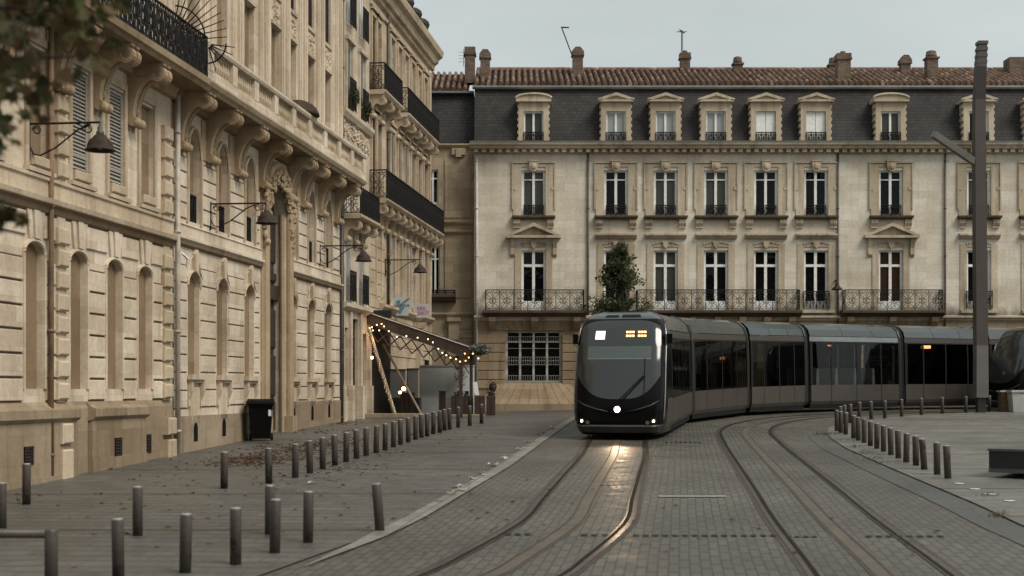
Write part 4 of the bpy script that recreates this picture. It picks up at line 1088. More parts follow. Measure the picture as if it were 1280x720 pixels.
ym0, ym1 = .45, 1.15; zm0 = pz(179, FZ0+ym0); zm1 = pz(110, FZ0+ym1)
mb = MB(); mb.prism([(ym0,zm0-.3),(ym0,zm0),(ym1,zm1),(9.5,zm1),(9.5,zm0-.3)], fx0, fx1, lambda p, q, a: (a, p, q))
man = mb.build('mansard', 'slate', FA)
mb = MB(); mb.tube([(fx0-.1, ym1-.12, zm1+.02), (fx1, ym1-.12, zm1+.02)], .11, 8); mb.box(fx0, fx1, ym1-.1, ym1+.1, zm1+.01, zm1+.10); mb.build('eaves_gutter', 'zinc', man)
def tiles(mb, x0, x1, y0, z0, y1, z1, pit=.29, rows=11):
    n = int((x1-x0)/pit); sub = 8; rr = random.Random(2)
    dl = math.hypot(y1-y0, z1-z0); ny, nz = -(z1-z0)/dl, (y1-y0)/dl
    for r in range(rows):
        ta, tb = r/rows, (r+1.12)/rows; tb = min(tb, 1)
        la, lb = .03, .004
        base = len(mb.v)
        hs = [rr.uniform(-.012,.012) for _ in range(n+1)]
        for k in range(n*sub+1):
            ph = (k/sub) % 1.0; x = x0+k*pit/sub; h = (.16*math.sin(math.pi*min(1, ph/.66))**.6 if ph < .66 else 0)+hs[k//sub]*.5
            for t, l in ((ta, la), (tb, lb)):
                mb.v.append((x+hs[k//sub]*.8, y0+(y1-y0)*t+ny*(h+l), z0+(z1-z0)*t+nz*(h+l)))
            t, l = ta, -.03
            mb.v.append((x, y0+(y1-y0)*t+ny*l, z0+(z1-z0)*t+nz*l))
        for k in range(n*sub):
            a = base+k*3
            ch = 1 if ((k+.5)/sub) % 1.0 > .62 else 0
            mb.f.append((a, a+3, a+4, a+1)); mb.f.append((a+2, a+5, a+3, a)); mb.mi += [ch,ch]
yr0, yr1 = ym1-.22, 5.2; zr0 = zm1+.10; zr1 = pz(88.5, FZ0+yr1)
mb = MB(); tiles(mb, fx0-.02, fx1, yr0, zr0, yr1, zr1)
mb.prism([(yr0+.06,zr0-.02),(yr1,zr1-.03),(9.5,zr0-.02)], fx0, fx1, lambda p, q, a: (a, p, q))
mb.tube([(fx0, yr1, zr1+.05), (fx1, yr1, zr1+.05)], .13, 8)
roof = mb.build('roof', ['tile','tilechannel'], FA)
def chimney(parent, px, ptop, w, yl, cap=1, extra=0):
    Z = FZ0+yl; x = pat(px, Z); zt = pz(ptop, Z); zb = zr0+(zr1-zr0)*min(1,(yl-yr0)/(yr1-yr0))-.3; h = w/2
    mb = MB(); mb.box(x-h, x+h, yl-h, yl+h, zb, zt-.42); mb.box(x-h-.06, x+h+.06, yl-h-.06, yl+h+.06, zt-.42, zt-.34)
    if cap == 1: mb.prism([(-h-.05,0),(h+.05,0),(h+.05,.12),(0.12,.34),(-.12,.34),(-h-.05,.12)], yl-h-.05, yl+h+.05, lambda p, q, a: (x+p, a, zt-.34+q))
    elif cap == 2: mb.box(x-h-.03, x+h+.03, yl-h-.03, yl+h+.03, zt-.34, zt-.12); mb.lathe([(.14,0),(.12,.14)], (x, yl, zt-.12), 8)
    else: mb.lathe([(h*.9,0),(h*1.05,.1),(h*.9,.3),(h*.5,.34)], (x, yl, zt-.34), 10)
    return mb.build('chimney', 'chimney', parent)
chimney(roof, 606.5, 63, .46, 2.6); chimney(roof, 722, 60, .50, 3.4); chimney(roof, 856, 64, .48, 5.2, 2); chimney(roof, 922, 71, .44, 4.4, 3)
chimney(roof, 1041, 72, .40, 5.0, 3); chimney(roof, 1053.5, 65, .62, 1.9, 2); chimney(roof, 1131, 70, .46, 4.0, 1); chimney(roof, 1164, 63.5, .52, 2.0, 3)
mb = MB(); xk = pat(1274, 70); mb.box(xk-.65, xk+.65, 3.5, 4.4, zr1-.6, zr1+.30); mb.build('chimney', 'chimney', roof)
mb = MB(); Z = FZ0+3.4
mb.tube([(pat(716,Z),3.1,pz(71,Z)),(pat(714,Z),3.1,pz(69,Z)),(pat(702,Z),3.1,pz(37,Z))], .03, 4); mb.tube([(pat(701,Z),3.1,pz(36,Z)),(pat(711,Z),3.1,pz(36.5,Z))], .035, 4); mb.build('antenna', 'iron', roof)
mb = MB(); Z = FZ0+5.2; x = pat(851.5, Z)
mb.tube([(x,5.0,pz(66,Z)),(x,5.0,pz(39,Z))], .025, 4); mb.tube([(x+.06,5.0,pz(64,Z)),(x+.05,5.0,pz(41,Z))], .012, 4)
mb.tube([(x-.25,5.0,pz(41,Z)),(x+.25,5.0,pz(41,Z))], .02, 4); mb.tube([(x-.12,4.9,pz(39,Z)),(x+.14,5.1,pz(42,Z))], .03, 4); mb.build('antenna', 'iron', roof)
for i, c in enumerate(cols):                                                   # dormers
    yd = -.02 + .25; Z = FZ0+yd; x = pat(c, Z); zb = pz(179, Z); zt = pz(127.5, Z)
    wa, wb = .38*1.2, .70; zwa, zwb = pz(180, Z)+.05, pz(139, Z)
    mb = MB(); wall(mb, x-wb, x+wb, zb, zt, [(x-wa, x+wa, zb, zwb, 0, .22)], .22, yd)
    body(mb, x-wb, x+wb, 1.5, zb, zt, yd)
    for s in (-1, 1):
        for k in range(6): mb.box(min(x+s*wb, x+s*(wb+.05)), max(x+s*wb, x+s*(wb+.05)), yd+.02, yd+.5, zb+.15+k*.30, zb+.30+k*.30)
    dm = mb.build('dormer', 'fartrim', FA)
    mb = MB(); zp = pz(117.5, Z); hw = .82
    if i in (0, 6):
        arc = [(-hw*math.cos(math.pi*k/12), zt+.17+(zp-zt-.17)*math.sin(math.pi*k/12)) for k in range(13)]
        mb.prism([(-hw,zt),(hw,zt)] + arc[::-1], yd-.06, yd+1.6, lambda p, q, a: (x+p, a, q))
        mb.tube([(x+p*1.0, yd-.09, q) for p, q in arc], .06, 6)
    else:
        mb.prism([(-hw,zt),(hw,zt),(hw,zt+.10),(0,zp),(-hw,zt+.10)], yd-.06, yd+1.6, lambda p, q, a: (x+p, a, q))
        for s in (-1, 1): mb.prism([(s*hw,zt+.02),(s*(hw+.04),zt+.14),(0,zp+.05),(0,zp-.09)], yd-.17, yd-.062, lambda p, q, a: (x+p, a, q))
    mb.box(x-hw, x+hw, yd-.17, yd-.061, zt, zt+.09)
    mb.build('pediment', 'fartrim', dm)
    if i in (4, 5):
        mb = MB()
        for s in (-1, 1): mb.box(x+min(0,s*wa)+.01, x+max(0,s*wa)-.01, yd+.12, yd+.16, zb, zwb)
        mb.build('shutter', 'white', dm)
    else: frame_window(dm, x, zb, zwb, 2*wa, yd+.18, ['panemid','panelight','panelight','panelight','','','panemid','pane','panemid','pane','panelight','pane','panemid'][i], 0, .04, .07, .10)
    mb = MB(); rail(mb, lambda u, z: (x-wa+u, yd-.03, z), 2*wa, zb+.02, zb+.50, .013, .23); mb.build('railing', 'iron', dm)
mb = MB(); pipe(FA, X(735), fg+.3, Zh(192), .045, 'pipedark', -.07); pipe(FA, X(1047), fg+.3, Zh(192), .05, 'pipedark', -.07); pipe(FA, X(1181), fg+.3, Zh(192), .045, 'pipedark', -.07); pipe(FA, X(596), fg+.3, Zh(196), .055, 'greywhite', -.08)
p = Vector((X(1047)*.99, FZ0-.12, Zh(352))); t = thing('wall_lamp', 'small dark bell lamp on the drainpipe of the long house', 'lamp', p)
mb = MB(); mb.tube([(0,.1,0),(0,-.1,.05),(.02,-.3,.0)], .03, 5); mb.build('bracket', 'iron', t)
mb = MB(); mb.lathe([(.05,.0),(.09,-.12),(.12,-.25),(.24,-.36),(.26,-.42)], (.03,-.3,0), 14); mb.build('shade', 'lampmetal', t, True)

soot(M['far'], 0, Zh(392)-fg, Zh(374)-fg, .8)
# recessed house at the left of the far facade
RZ = 66.9; SR = F/RZ
def RX(px): return (px-640)/SR
def RH(py): return CH+(HY-py)/SR
rx0, rx1 = RX(470), RX(592)
RC = thing('stone_house', 'yellow limestone house with plain slate mansard behind the corner house', 'building', (rx0, RZ, fg), 0, None, (rx0, 0, fg))
rw = [(534, 548, 212, 255), (538, 550, 308, 370), (500, 514, 212, 255)]
mb = MB(); wall(mb, rx0, rx1, fg, RH(180), [(RX(a), RX(b), RH(d), RH(c), 0, .22) for a, b, c, d in rw]); body(mb, rx0, rx1, 9, fg, RH(180)); mb.build('wall', 'recess', RC)
for a, b, c, d in rw: frame_window(RC, (RX(a)+RX(b))/2, RH(d), RH(c), RX(b)-RX(a), .16, 'pane', .25, .06, .07, .08)
mb = MB()
for py in (182, 278, 290, 393): band(mb, rx0, rx1, [(0,RH(py)-.14),(.08,RH(py)-.1),(.18,RH(py)),(.18,RH(py)+.07),(0,RH(py)+.1)])
for a, b in ((556, 588),): mb.box(RX(a), RX(b), -.05, .0, RH(372), RH(300)); mb.box(RX(a), RX(b), -.05, .0, RH(272), RH(198))
mb.box(RX(565), RX(582), -.18, .0, RH(186)-.3, RH(186)); mb.box(RX(570), RX(577), -.24, .0, RH(186)-.42, RH(186))
courses(mb, RX(556), rx1-.05, RH(470), RH(400), .42, .05, .035)
mb.box(RX(561), RX(574), -.2, .0, RH(425), RH(402)); mb.box(RX(559), RX(576), -.3, .0, RH(402), RH(397))
mb.build('moulding', 'recess', RC)
mb = MB(); band(mb, RX(530), RX(570), [(0,RH(378)),(.4,RH(377)),(.55,RH(372)),(.55,RH(368)),(0,RH(368))]); bal = mb.build('balcony', 'slabdark', RC)
balcony_rail(bal, 'railing', RX(534), RX(569), .5, RH(368), RH(364), 'iron', .02, .5)
mb = MB(); mb.prism([(.3,RH(181)),(1.0,RH(112)),(8.5,RH(112)),(8.5,RH(181))], rx0, rx1, lambda p, q, a: (a, p, q)); mn = mb.build('mansard', 'slate', RC)
mb = MB(); mb.box(rx0, rx1, .7, 1.1, RH(112), RH(109.5)); mb.build('eaves_gutter', 'zinc', mn)
mb = MB(); tiles(mb, rx0, rx1-.02, .75, RH(109), 4.8, pz(93, RZ+4.8)); rf = mb.build('roof', ['tile','tilechannel'], RC)
mb = MB(); Z = RZ+1.8; x = pat(587.5, Z)
mb.box(x-.24, x+.24, 1.5, 2.1, pz(105,Z), pz(66,Z)); mb.box(x-.3, x+.3, 1.45, 2.15, pz(70,Z), pz(67,Z)); mb.box(x-.26, x+.26, 1.5, 2.1, pz(66,Z), pz(60,Z)); ch = mb.build('chimney', 'chimney', RC)
mb = MB(); mb.tube([(x-.3,1.7,pz(84,Z)),(x-.3,1.7,pz(62,Z))], .015, 4)
for k in range(4): mb.tube([(x-.55,1.7,pz(66+k*4,Z)),(x-.1,1.7,pz(66+k*4,Z))], .01, 3)
mb.build('antenna', 'iron', ch)

# ================================================================== TRAM
TPROF = [(1.14,.28),(1.20,.40),(1.20,1.01),(1.19,1.90),(1.16,2.62),(1.14,2.66),(1.13,2.84),(1.12,2.86),(1.03,3.10),(.82,3.28),(.5,3.37),(0,3.39)]
INNER = [(3.87,36.2),(5.72,45.0),(8.38,50.2),(11.1,53.3),(15.5,56.4),(19.6,58.6),(23.6,60.4),(30,63.0)]
def tram(name, label, loc, inner, cabs, clear=(), pm='trampanel'):
    o = Vector((inner[0][0], inner[0][1], 0)); g0 = gz(o.x, o.y)
    T = thing(name, label, 'tram', (o.x, o.y, g0), 0, None, (o.x, o.y, g0))
    n = len(inner)-1
    for k in range(n):
        a = Vector(inner[k]); b = Vector(inner[k+1]); d = (b-a); Ls = d.length; d.normalize(); nl = Vector((-d.y, d.x))   # centre lies 1.2 m to the left
        a = a+nl*1.2; 
        za, zb = gz(a.x, a.y), gz((a+d*Ls).x, (a+d*Ls).y)
        cabs_k = k in cabs
        s0 = 2.2 if cabs_k else .16
        s1 = Ls-.16
        def W(s, u, z): p = a+d*s-nl*u; return (p.x, p.y, za+(zb-za)*s/Ls+z)        # u>0 : right-hand side
        def strip(mb, i0, i1, sa, sb, side, inset=0):
            pr = TPROF[i0:i1+1]
            for (u0, q0), (u1, q1) in zip(pr, pr[1:]):
                f = [W(sa, side*(u0-inset), q0), W(sb, side*(u0-inset), q0), W(sb, side*(u1-inset), q1), W(sa, side*(u1-inset), q1)]
                mb.poly(f if side > 0 else f[::-1])
        # shell: lower panels as separate leaves with open seams
        cuts = [s0]+[s0+(s1-s0)*q for q in ((.22,.5,.78) if Ls < 6 else (.3,.5,.68,.85))]+[s1]
        mb = MB()
        for side in (-1, 1):
            for p, q in zip(cuts, cuts[1:]): strip(mb, 0, 2, p+.012, q-.012, side)
        sec = mb.build('body_section', pm, T)
        mb = MB()
        for side in (-1, 1):
            strip(mb, 0, 2, s0-.05, s1+.05, side, .03)
            f = [W(s0, side*1.10, .12), W(s1, side*1.10, .12), W(s1, side*1.14, .30), W(s0, side*1.14, .30)]; mb.poly(f if side > 0 else f[::-1])
            strip(mb, 4, 5, s0, s1, side, -.004)
            for p in cuts[1:-1]: strip(mb, 2, 4, p-.03, p+.03, side, -.004)
            strip(mb, 2, 4, s0-.04, s0+.10, side, -.004); strip(mb, 2, 4, s1-.10, s1+.04, side, -.004)
        mb.poly([W(s0,-1.1,.32), W(s1,-1.1,.32), W(s1,1.1,.32), W(s0,1.1,.32)]); mb.poly([W(s0,-1.1,.14), W(s1,-1.1,.14), W(s1,1.1,.14), W(s0,1.1,.14)])
        mb.poly([W(s0,-1.12,2.62), W(s1,-1.12,2.62), W(s1,1.12,2.62), W(s0,1.12,2.62)])
        mb.build('chassis', 'rubber', sec)
        mb = MB()
        for side in (-1, 1): strip(mb, 2, 4, s0, s1, side, .004)
        mb.build('window', 'tramglassclear' if k in clear else 'tramglass', sec)
        mb = MB()
        for side in (-1, 1): strip(mb, 5, 6, s0-.02, s1+.02, side)
        mb.build('cant_rail', 'tramsilver' if k in clear else 'trampanel', sec)
        mb = MB()
        for side in (-1, 1):
            rc = [s0, s0+(s1-s0)*.36, s0+(s1-s0)*.70, s1]
            for p, q in zip(rc, rc[1:]): strip(mb, 7, 11, p+.01, q-.01, side)
        mb.build('roof', 'tramroof', sec, True)
        # seats
        mb = MB(); q = s0+.5
        while q < s1-.4:
            for u in (-.75, .75):
                mb.prism([(0,.55),(.42,.55),(.42,.66),(.12,.68),(.10,1.25),(.07,1.62),(-.02,1.66),(-.05,1.2)], u-.28, u+.28, lambda p_, z_, a_, q=q: W(q+p_, a_, z_))
            q += 1.05
        mb.build('seat', 'seat' if k in clear else 'seatdark', sec)
        mb = MB(); q = s0+.9
        while q < s1-.3: mb.tube([W(q,.35,.34), W(q,.35,2.6)], .02, 6); q += 1.5
        mb.build('grab_pole', 'tramsilver', sec)
        if k > 0 or not cabs:                                                     # bellows at the joint
            pass
        if k < n-1:
            mb = MB()
            for e_ in range(5):
                ss = s1-.02+e_*.09; sc_ = .975 if e_ % 2 else .94
                pr = [(u*sc_, z) for u, z in TPROF]; pr2 = [(u*(.94 if e_ % 2 else .975), z) for u, z in TPROF]
                for side in (-1, 1):
                    for (u0,q0),(u1,q1),(v0,r0),(v1,r1) in zip(pr, pr[1:], pr2, pr2[1:]):
                        f = [W(ss,side*u0,q0), W(ss+.09,side*v0,r0), W(ss+.09,side*v1,r1), W(ss,side*u1,q1)]; mb.poly(f if side > 0 else f[::-1])
            mb.build('bellows', 'rubber', T)
            mb = MB()
            for ss in (s1+.0,):
                for side in (-1, 1):
                    pts = [W(ss, side*(u+.012), z) for u, z in TPROF[:-1]]; mb.tube(pts, .045, 5)
            mb.build('edge_arch', 'tramgrey', T)
        if cabs_k:
            cab(T, W, s0, k, pm)
    return T
def interp(tab, z):
    if z <= tab[0][0]: return tab[0][1]
    for (a, b), (c, d) in zip(tab, tab[1:]):
        if z <= c:
            t = (z-a)/(c-a); return b+(d-b)*t
    return tab[-1][1]
RAKE = [(.14,.16),(.25,.06),(.45,0),(.8,.01),(1.1,.05),(1.5,.15),(2.0,.31),(2.5,.52),(2.9,.75),(3.1,.92),(3.22,1.10),(3.30,1.35),(3.35,1.8)]
HWID = [(.14,1.02),(.25,1.10),(.45,1.155),(.8,1.185),(1.2,1.20),(2.0,1.19),(2.5,1.18),(2.8,1.16),(3.0,1.11),(3.12,1.06),(3.22,.97),(3.30,.84),(3.35,.66)]
def cab(T, W, sb, k, pm='trampanel'):
    def fs(v, z): return interp(RAKE, z) + .09*v*v + .40*abs(v)**16
    def FPt(v, z, out=0): return W(fs(v, z)-out, interp(HWID, z)*v, z)
    def side_u(z): return interp([(q, u) for u, q in TPROF], z)
    zs = frange(.14, 3.35, .07); vs = [-1+2*i/28 for i in range(29)]
    mb = MB()
    def patch(mb, zs, vs, out=0, keep=None):
        for z0, z1 in zip(zs, zs[1:]):
            for v0, v1 in zip(vs, vs[1:]):
                if keep and not keep((v0+v1)/2, (z0+z1)/2): continue
                mb.poly([FPt(v1,z0,out), FPt(v0,z0,out), FPt(v0,z1,out), FPt(v1,z1,out)])
    # shell grid with shared vertices for smooth shading
    ring_s = 6
    def row(z):
        r = []
        for side in (-1, 1):
            e = []
            for q in range(ring_s+1):
                t = q/ring_s; u0 = interp(HWID, z)*side; u1 = side*min(side_u(z), 1.2); s_0 = fs(side, z)
                e.append(W(s_0+(sb-s_0)*t, u0+(u1-u0)*(t**.8), z))
            r.append(e)
        f = [FPt(v, z) for v in vs]
        return r[0][::-1][:-1] + f + r[1][1:]
    rows = [row(z) for z in zs]; nc = len(rows[0])
    mb.v = [p for r in rows for p in r]
    for i in range(len(zs)-1):
        for j in range(nc-1):
            mb.f.append((i*nc+j+1, i*nc+j, (i+1)*nc+j, (i+1)*nc+j+1)); 
            zc = (zs[i]+zs[i+1])/2; sd = j < ring_s or j >= nc-1-ring_s
            mi = 0
            if zc > 2.72 and sd: mi = 1
            if zc > 3.14: mi = 1
            if sd and 1.02 > zc > .30: mi = 2 if (j in range(0, ring_s-2) or j >= nc-1-ring_s+2) else 0
            mb.mi.append(mi)
    base = len(mb.v); top = rows[-1]
    mb.v += [W(sb, u, 3.385) for u in (-.35,.35)]
    mb.f.append(tuple((len(zs)-1)*nc+j for j in range(nc))); mb.mi.append(1)
    cs = mb.build('cab', ['tramblack', 'tramroof', pm], T, True)
    # windscreen: own surface with rounded outline
    g = MB(); nz = 22; nv = 20; idx = []
    for j in range(nv+1):
        v = (-1+2*j/nv)*.90; zl = 1.06+.60*abs(v/.9)**3.2; zu = 3.10-.16*abs(v/.9)**6
        g.v += [FPt(v, zl+(zu-zl)*i/nz, .012) for i in range(nz+1)]
    for j in range(nv):
        for i in range(nz):
            a = j*(nz+1)+i; g.f.append((a, a+1, a+nz+2, a+nz+1)[::-1]); g.mi.append(0)
    ws = g.build('windscreen', 'windshield', T, True)
    g = MB()
    bord = [FPt(-.92, z, .006) for z in frange(1.7, 2.95, .12)] + [FPt(-.92+.12*t, 2.95+.2*t**.6, .01) for t in (.3,.6,1)] + [FPt(v, 3.16, .01) for v in frange(-.7,.7,.14)] + [FPt(.92-.12*t, 2.95+.2*t**.6, .01) for t in (1,.6,.3)] + [FPt(.92, z, .006) for z in frange(2.95, 1.7, -.12)]
    # side silver pillars
    for s in (-1, 1):
        g.tube([FPt(s*.985, z, .012) for z in frange(.5, 3.0, .12)], .022, 6)
    g.build('pillar_trim', 'tramsilver', cs, True)
    # bumper lip
    g = MB()
    for z0, z1, o0, o1 in ((.20,.36,.05,.07),(.36,.40,.07,.02)):
        for v0, v1 in zip(vs, vs[1:]): g.poly([FPt(v1,z0,o0), FPt(v0,z0,o0), FPt(v0,z1,o1), FPt(v1,z1,o1)])
    g.build('bumper', 'tramgrey', T, True)
    g = MB()                                                                     # raised nose ridges that catch the light
    for s in (-1, 1): g.tube([FPt(s*.88, 1.02, .01), FPt(s*.72, .90, .015), FPt(s*.45, .80, .02), FPt(s*.2,.74,.02)], [.01,.025,.02,.008], 6)
    g.build('nose_crease', 'tramgrey', cs, True)
    if T.name != 'tram': return
    def disc(name, v, z, r, m, par, out=.03, n=18, sq=1):
        c = Vector(FPt(v, z, out)); ax = Vector(FPt(v+.02, z, out))-Vector(FPt(v-.02, z, out)); ax.normalize(); up = (Vector(FPt(v, z+.02, out))-Vector(FPt(v, z-.02, out))).normalized()
        fr_ = ax.cross(up)
        d_ = MB(); i0 = len(d_.v); d_.v.append(tuple(c)); 
        for q in range(n): a = 2*math.pi*q/n; d_.v.append(tuple(c+ax*(r*math.cos(a))+up*(r*sq*math.sin(a))))
        for q in range(n): d_.f.append((0, 1+q, 1+(q+1) % n)); d_.mi.append(0)
        bk = len(d_.v)
        for q in range(n): d_.v.append(tuple(Vector(d_.v[1+q])+ (Vector(W(1,0,1))-Vector(W(0,0,1)))*.05))
        for q in range(n): d_.f.append((1+q, bk+q, bk+(q+1) % n, 1+(q+1) % n)); d_.mi.append(0)
        return d_.build(name, m, par)
    rim = disc('headlight', 0, .80, .17, 'tramblack', T, .03, 20, .72); disc('lens', 0, .80, .078, 'headlamp', rim, .045)
    for s in (-1, 1):
        h = disc('headlight', s*.80, .50, .085, 'rubber', T, .022); disc('lens', s*.80, .50, .033, 'smalllamp', h, .035)
        disc('fog_lamp', s*.67, .46, .05, 'lampoff', T, .03)
    # displays behind the top of the windscreen
    def plate(mb, v0, v1, z0, z1, out):
        n_ = max(1, round((v1-v0)/.1))
        for q_ in range(n_):
            a_, b_ = v0+(v1-v0)*q_/n_, v0+(v1-v0)*(q_+1)/n_
            mb.poly([FPt(b_,z0,out), FPt(a_,z0,out), FPt(a_,z1,out), FPt(b_,z1,out)])
    g = MB(); plate(g, -.56, -.345, 2.60, 2.82, .022); dp = g.build('route_display', 'pinkdisplay', T)
    g = MB()
    for z in (2.66, 2.70, 2.74): plate(g, -.51, -.40, z, z+.018, .026)
    g.build('route_mark', 'displaymark', dp)
    g = MB()
    for zz in (2.665, 2.765):
        for q in range(7):
            if q == 3: continue
            v = .13+q*.066; plate(g, v, v+.052, zz, zz+.05, .024)
    g.build('destination_display', 'amber', T)
    g = MB(); plate(g, -.02, .50, 3.20, 3.265, .03); plate(g, -.46, -.1, 3.20, 3.25, .028); g.build('roof_vent', 'rubber', T)
    g = MB(); plate(g, -.70, .70, 2.10, 2.42, .018); g.build('sun_blind', 'blind', ws)
    g = MB(); plate(g, -.70, .70, 2.085, 2.10, .02); g.build('blind_edge', 'tramsilver', ws)
    g = MB()
    g.tube([FPt(.12,1.06,.06), FPt(.58,1.66,.06)], .022, 5); g.tube([FPt(.05,1.06,.05), FPt(.54,1.66,.05)], .012, 5)
    g.tube([FPt(.57,1.12,.04), FPt(.57,2.12,.04)], .014, 4)
    g.build('wiper', 'rubber', T)
    for s in (-1, 1):
        g = MB(); c = Vector(W(.95, s*1.24, 2.62)); g.box(c.x-.07, c.x+.07, c.y-.1, c.y+.1, c.z-.14, c.z+.12); g.build('mirror', 'tramblack', T)
tram('tram', 'black and taupe low-floor tram with lit headlight coming round the curve', None, INNER, (0,), (3,))
# second tram, its nose just reaching the mast; only its front end is in the picture
I2 = [(19.35,54.3),(28.15,57.4)]
def flip(): pass
tram('tram', 'dark tram with rounded nose behind the tall mast at the right edge of the photo', None, I2, (0,), (), 'tramblack')
# interior sign of the long tram
Tm = bpy.data.objects['tram']
p = wp(1157, 433.5, 57.0); mb = MB(); mb.box(p.x-.2, p.x+.2, p.y-.02, p.y+.02, p.z-.07, p.z+.05); mb.build('interior_display', 'amberdim', Tm)

# ================================================================== STREET FURNITURE
def make_bollard():
    mb = MB(); mb.cur = 0
    mb.lathe([(.062,-.03),(.062,.60),(.058,.612)], (0,0,0), 16); o = mb.build('bollard', 'bollard', None, True)
    c = MB(); c.lathe([(.0575,.613),(.05,.622),(.02,.625)], (0,0,0), 16); cc = c.build('cap', 'bollardtop', o)
    return o, cc
B0, B0c = make_bollard(); first = True
def bollard(px, base, label, group, h=None, lean=0, top=None):
    global first
    if base is None: base = (top - .266*437)/.734
    p = gp(px, base)
    if first: o = B0; first = False
    else:
        o = B0.copy(); COL.objects.link(o); c = B0c.copy(); COL.objects.link(c); c.parent = o
    o.location = p; o.rotation_euler = (random.uniform(-.025,.025), lean+random.uniform(-.02,.02), random.uniform(0,6.28) if not lean else 0)
    tag(o, label, 'bollard', group); return o
rowL = [(336,604.7),(369,597.6),(387.5,592),(403.4,586.6),(418.6,582),(432.5,577.8),(445.6,573.5),(457.6,570),(470,566.5),(481.3,563),(491.6,559.4),(500.8,555.8),(510.4,553),(519.2,549.8),(526.7,547.3),(534,545.6),(541.5,543),(549.7,541),(555.7,538.5),(562,537),(572.7,534.6),(587.2,532.5),(601.8,529.6)]
for i, (x, y) in enumerate(rowL):
    lab = f'{ORD[i]} grey bollard of the long row leading to the cafe terrace' if i < 22 else 'grey bollard at the far end of the long row by the cafe terrace'
    bollard(x, y, lab, 'bollards in the long row beside the left pavement')
rowR = [(1185,600),(1171.5,595),(1155.5,588.7),(1145,583.7),(1132.7,579.4),(1123,574.4),(1113.7,570.3),(1104.4,566),(1096,562.5),(1087.8,559),(1080,555),(1073,552),(1066.8,549.3),(1057,544.4),(1051,542.3),(1046,540)]
for i, (x, y) in enumerate(rowR):
    bollard(x, y, f'{ORD[i]} brown bollard of the plaza kerb row running away from the camera' if i else 'darkest bollard at the near end of the plaza kerb row', 'bollards along the plaza kerb', lean=(-.07 if i in (0,2) else 0))
rowB = [(1050,533.5),(1056,531.5),(1063,530),(1074,526.5),(1089,525),(1106,524),(1127,521.6),(1151.7,519.6),(1178,518),(1207.4,516.7),(1236.5,515)]
for i, (x, y) in enumerate(rowB):
    bollard(x, y, f'{ORD[i] if i else "leftmost"} bollard from the left in the plaza row in front of the long tram' if i else 'leftmost bollard of the plaza row in front of the long tram', 'bollards in the plaza row by the tram')
gN = 'scattered bollards on the near pavement'
bollard(280, 611, 'bollard standing alone near the brown leaves before the black bin', gN)
bollard(172, 670, 'dark rust-streaked bollard behind the two nearest posts', gN)
bollard(33, 631, 'dark narrow bollard beside the wall of the nearest house', gN)
bollard(148, None, 'bollard with a scuffed top at the bottom edge, right of the tube barrier', gN, top=648)
bollard(231.5, None, 'bollard with a black peeling patch at the bottom edge', gN, top=642)
bollard(294.5, 706, 'bollard with a black lower half between the peeling bollard and the close pair', gN)
bollard(343.5, 691.5, 'front bollard of the close pair', gN)
bollard(337, 668, 'rear bollard of the close pair, half hidden', gN)
bollard(385, 678.5, 'bollard with a dark foot just right of the close pair', gN)
bollard(475, 665, 'leaning bollard beside the pale kerb strip', gN, lean=-.07)
bollard(2, 663.5, 'bollard cut by the left edge of the photo', gN)
# tube barrier
p = gp(64, (661-.266*437)/.734); t = thing('tube_barrier', 'low grey tube barrier with a horizontal rail at the lower left corner', 'barrier', p)
mb = MB(); mb.lathe([(.062,-.03),(.062,.60),(.055,.62)], (0,0,0), 16); mb.build('post', 'bollard', t, True)
mb = MB(); mb.lathe([(.062,-.06),(.062,.60),(.055,.62)], (-1.6,0,0), 16); mb.build('post', 'bollard', t, True)
mb = MB(); mb.tube([(.05,0,.575),(-1.65,0,.575)], .045, 10); mb.build('rail', 'bollard', t, True)
# litter bin
p = gp(326, 551); t = thing('wheeled_bin', 'black wheeled rubbish bin against the limestone wall', 'bin', p, R(8))
mb = MB()
lo = [(-.24,-.27),(.24,-.27),(.24,.27),(-.24,.27)]; hi = [(-.30,-.36),(.30,-.36),(.30,.36),(-.30,.36)]
i = 0; mb.v = [(x,y,.06) for x, y in lo]+[(x,y,.94) for x, y in hi]; mb.f = [(0,3,2,1),(4,5,6,7),(0,1,5,4),(1,2,6,5),(2,3,7,6),(3,0,4,7)]; mb.mi = [0]*6
mb.box(-.32,.32,-.39,.38,.90,.95); bd = mb.build('body', 'bin', t)
mb = MB(); mb.prism([(-.42,.955),(-.40,1.01),(-.1,1.07),(.3,1.07),(.40,1.0),(.40,.955)], -.335, .335, lambda p_, q, a: (a, p_, q)); mb.build('lid', 'bin', t)
mb = MB(); mb.tube([(-.28,.46,.96),(.28,.46,.96)], .018, 8); mb.tube([(-.28,.36,.93),(-.28,.46,.96)], .018, 6); mb.tube([(.28,.36,.93),(.28,.46,.96)], .018, 6); mb.build('handle', 'bin', t)
for s in (-1, 1):
    mb = MB(); mb.tube([(s*.24,.30,.10),(s*.30,.30,.10)], .10, 16); mb.build('wheel', 'rubber', t)
mb = MB(); mb.box(.285,.292,-.3,-.16,.62,.78); mb.build('sticker', 'paper', bd)
mb = MB(); mb.box(.20,.27,-.352,-.345,.64,.80); mb.build('sticker', 'paper', bd)
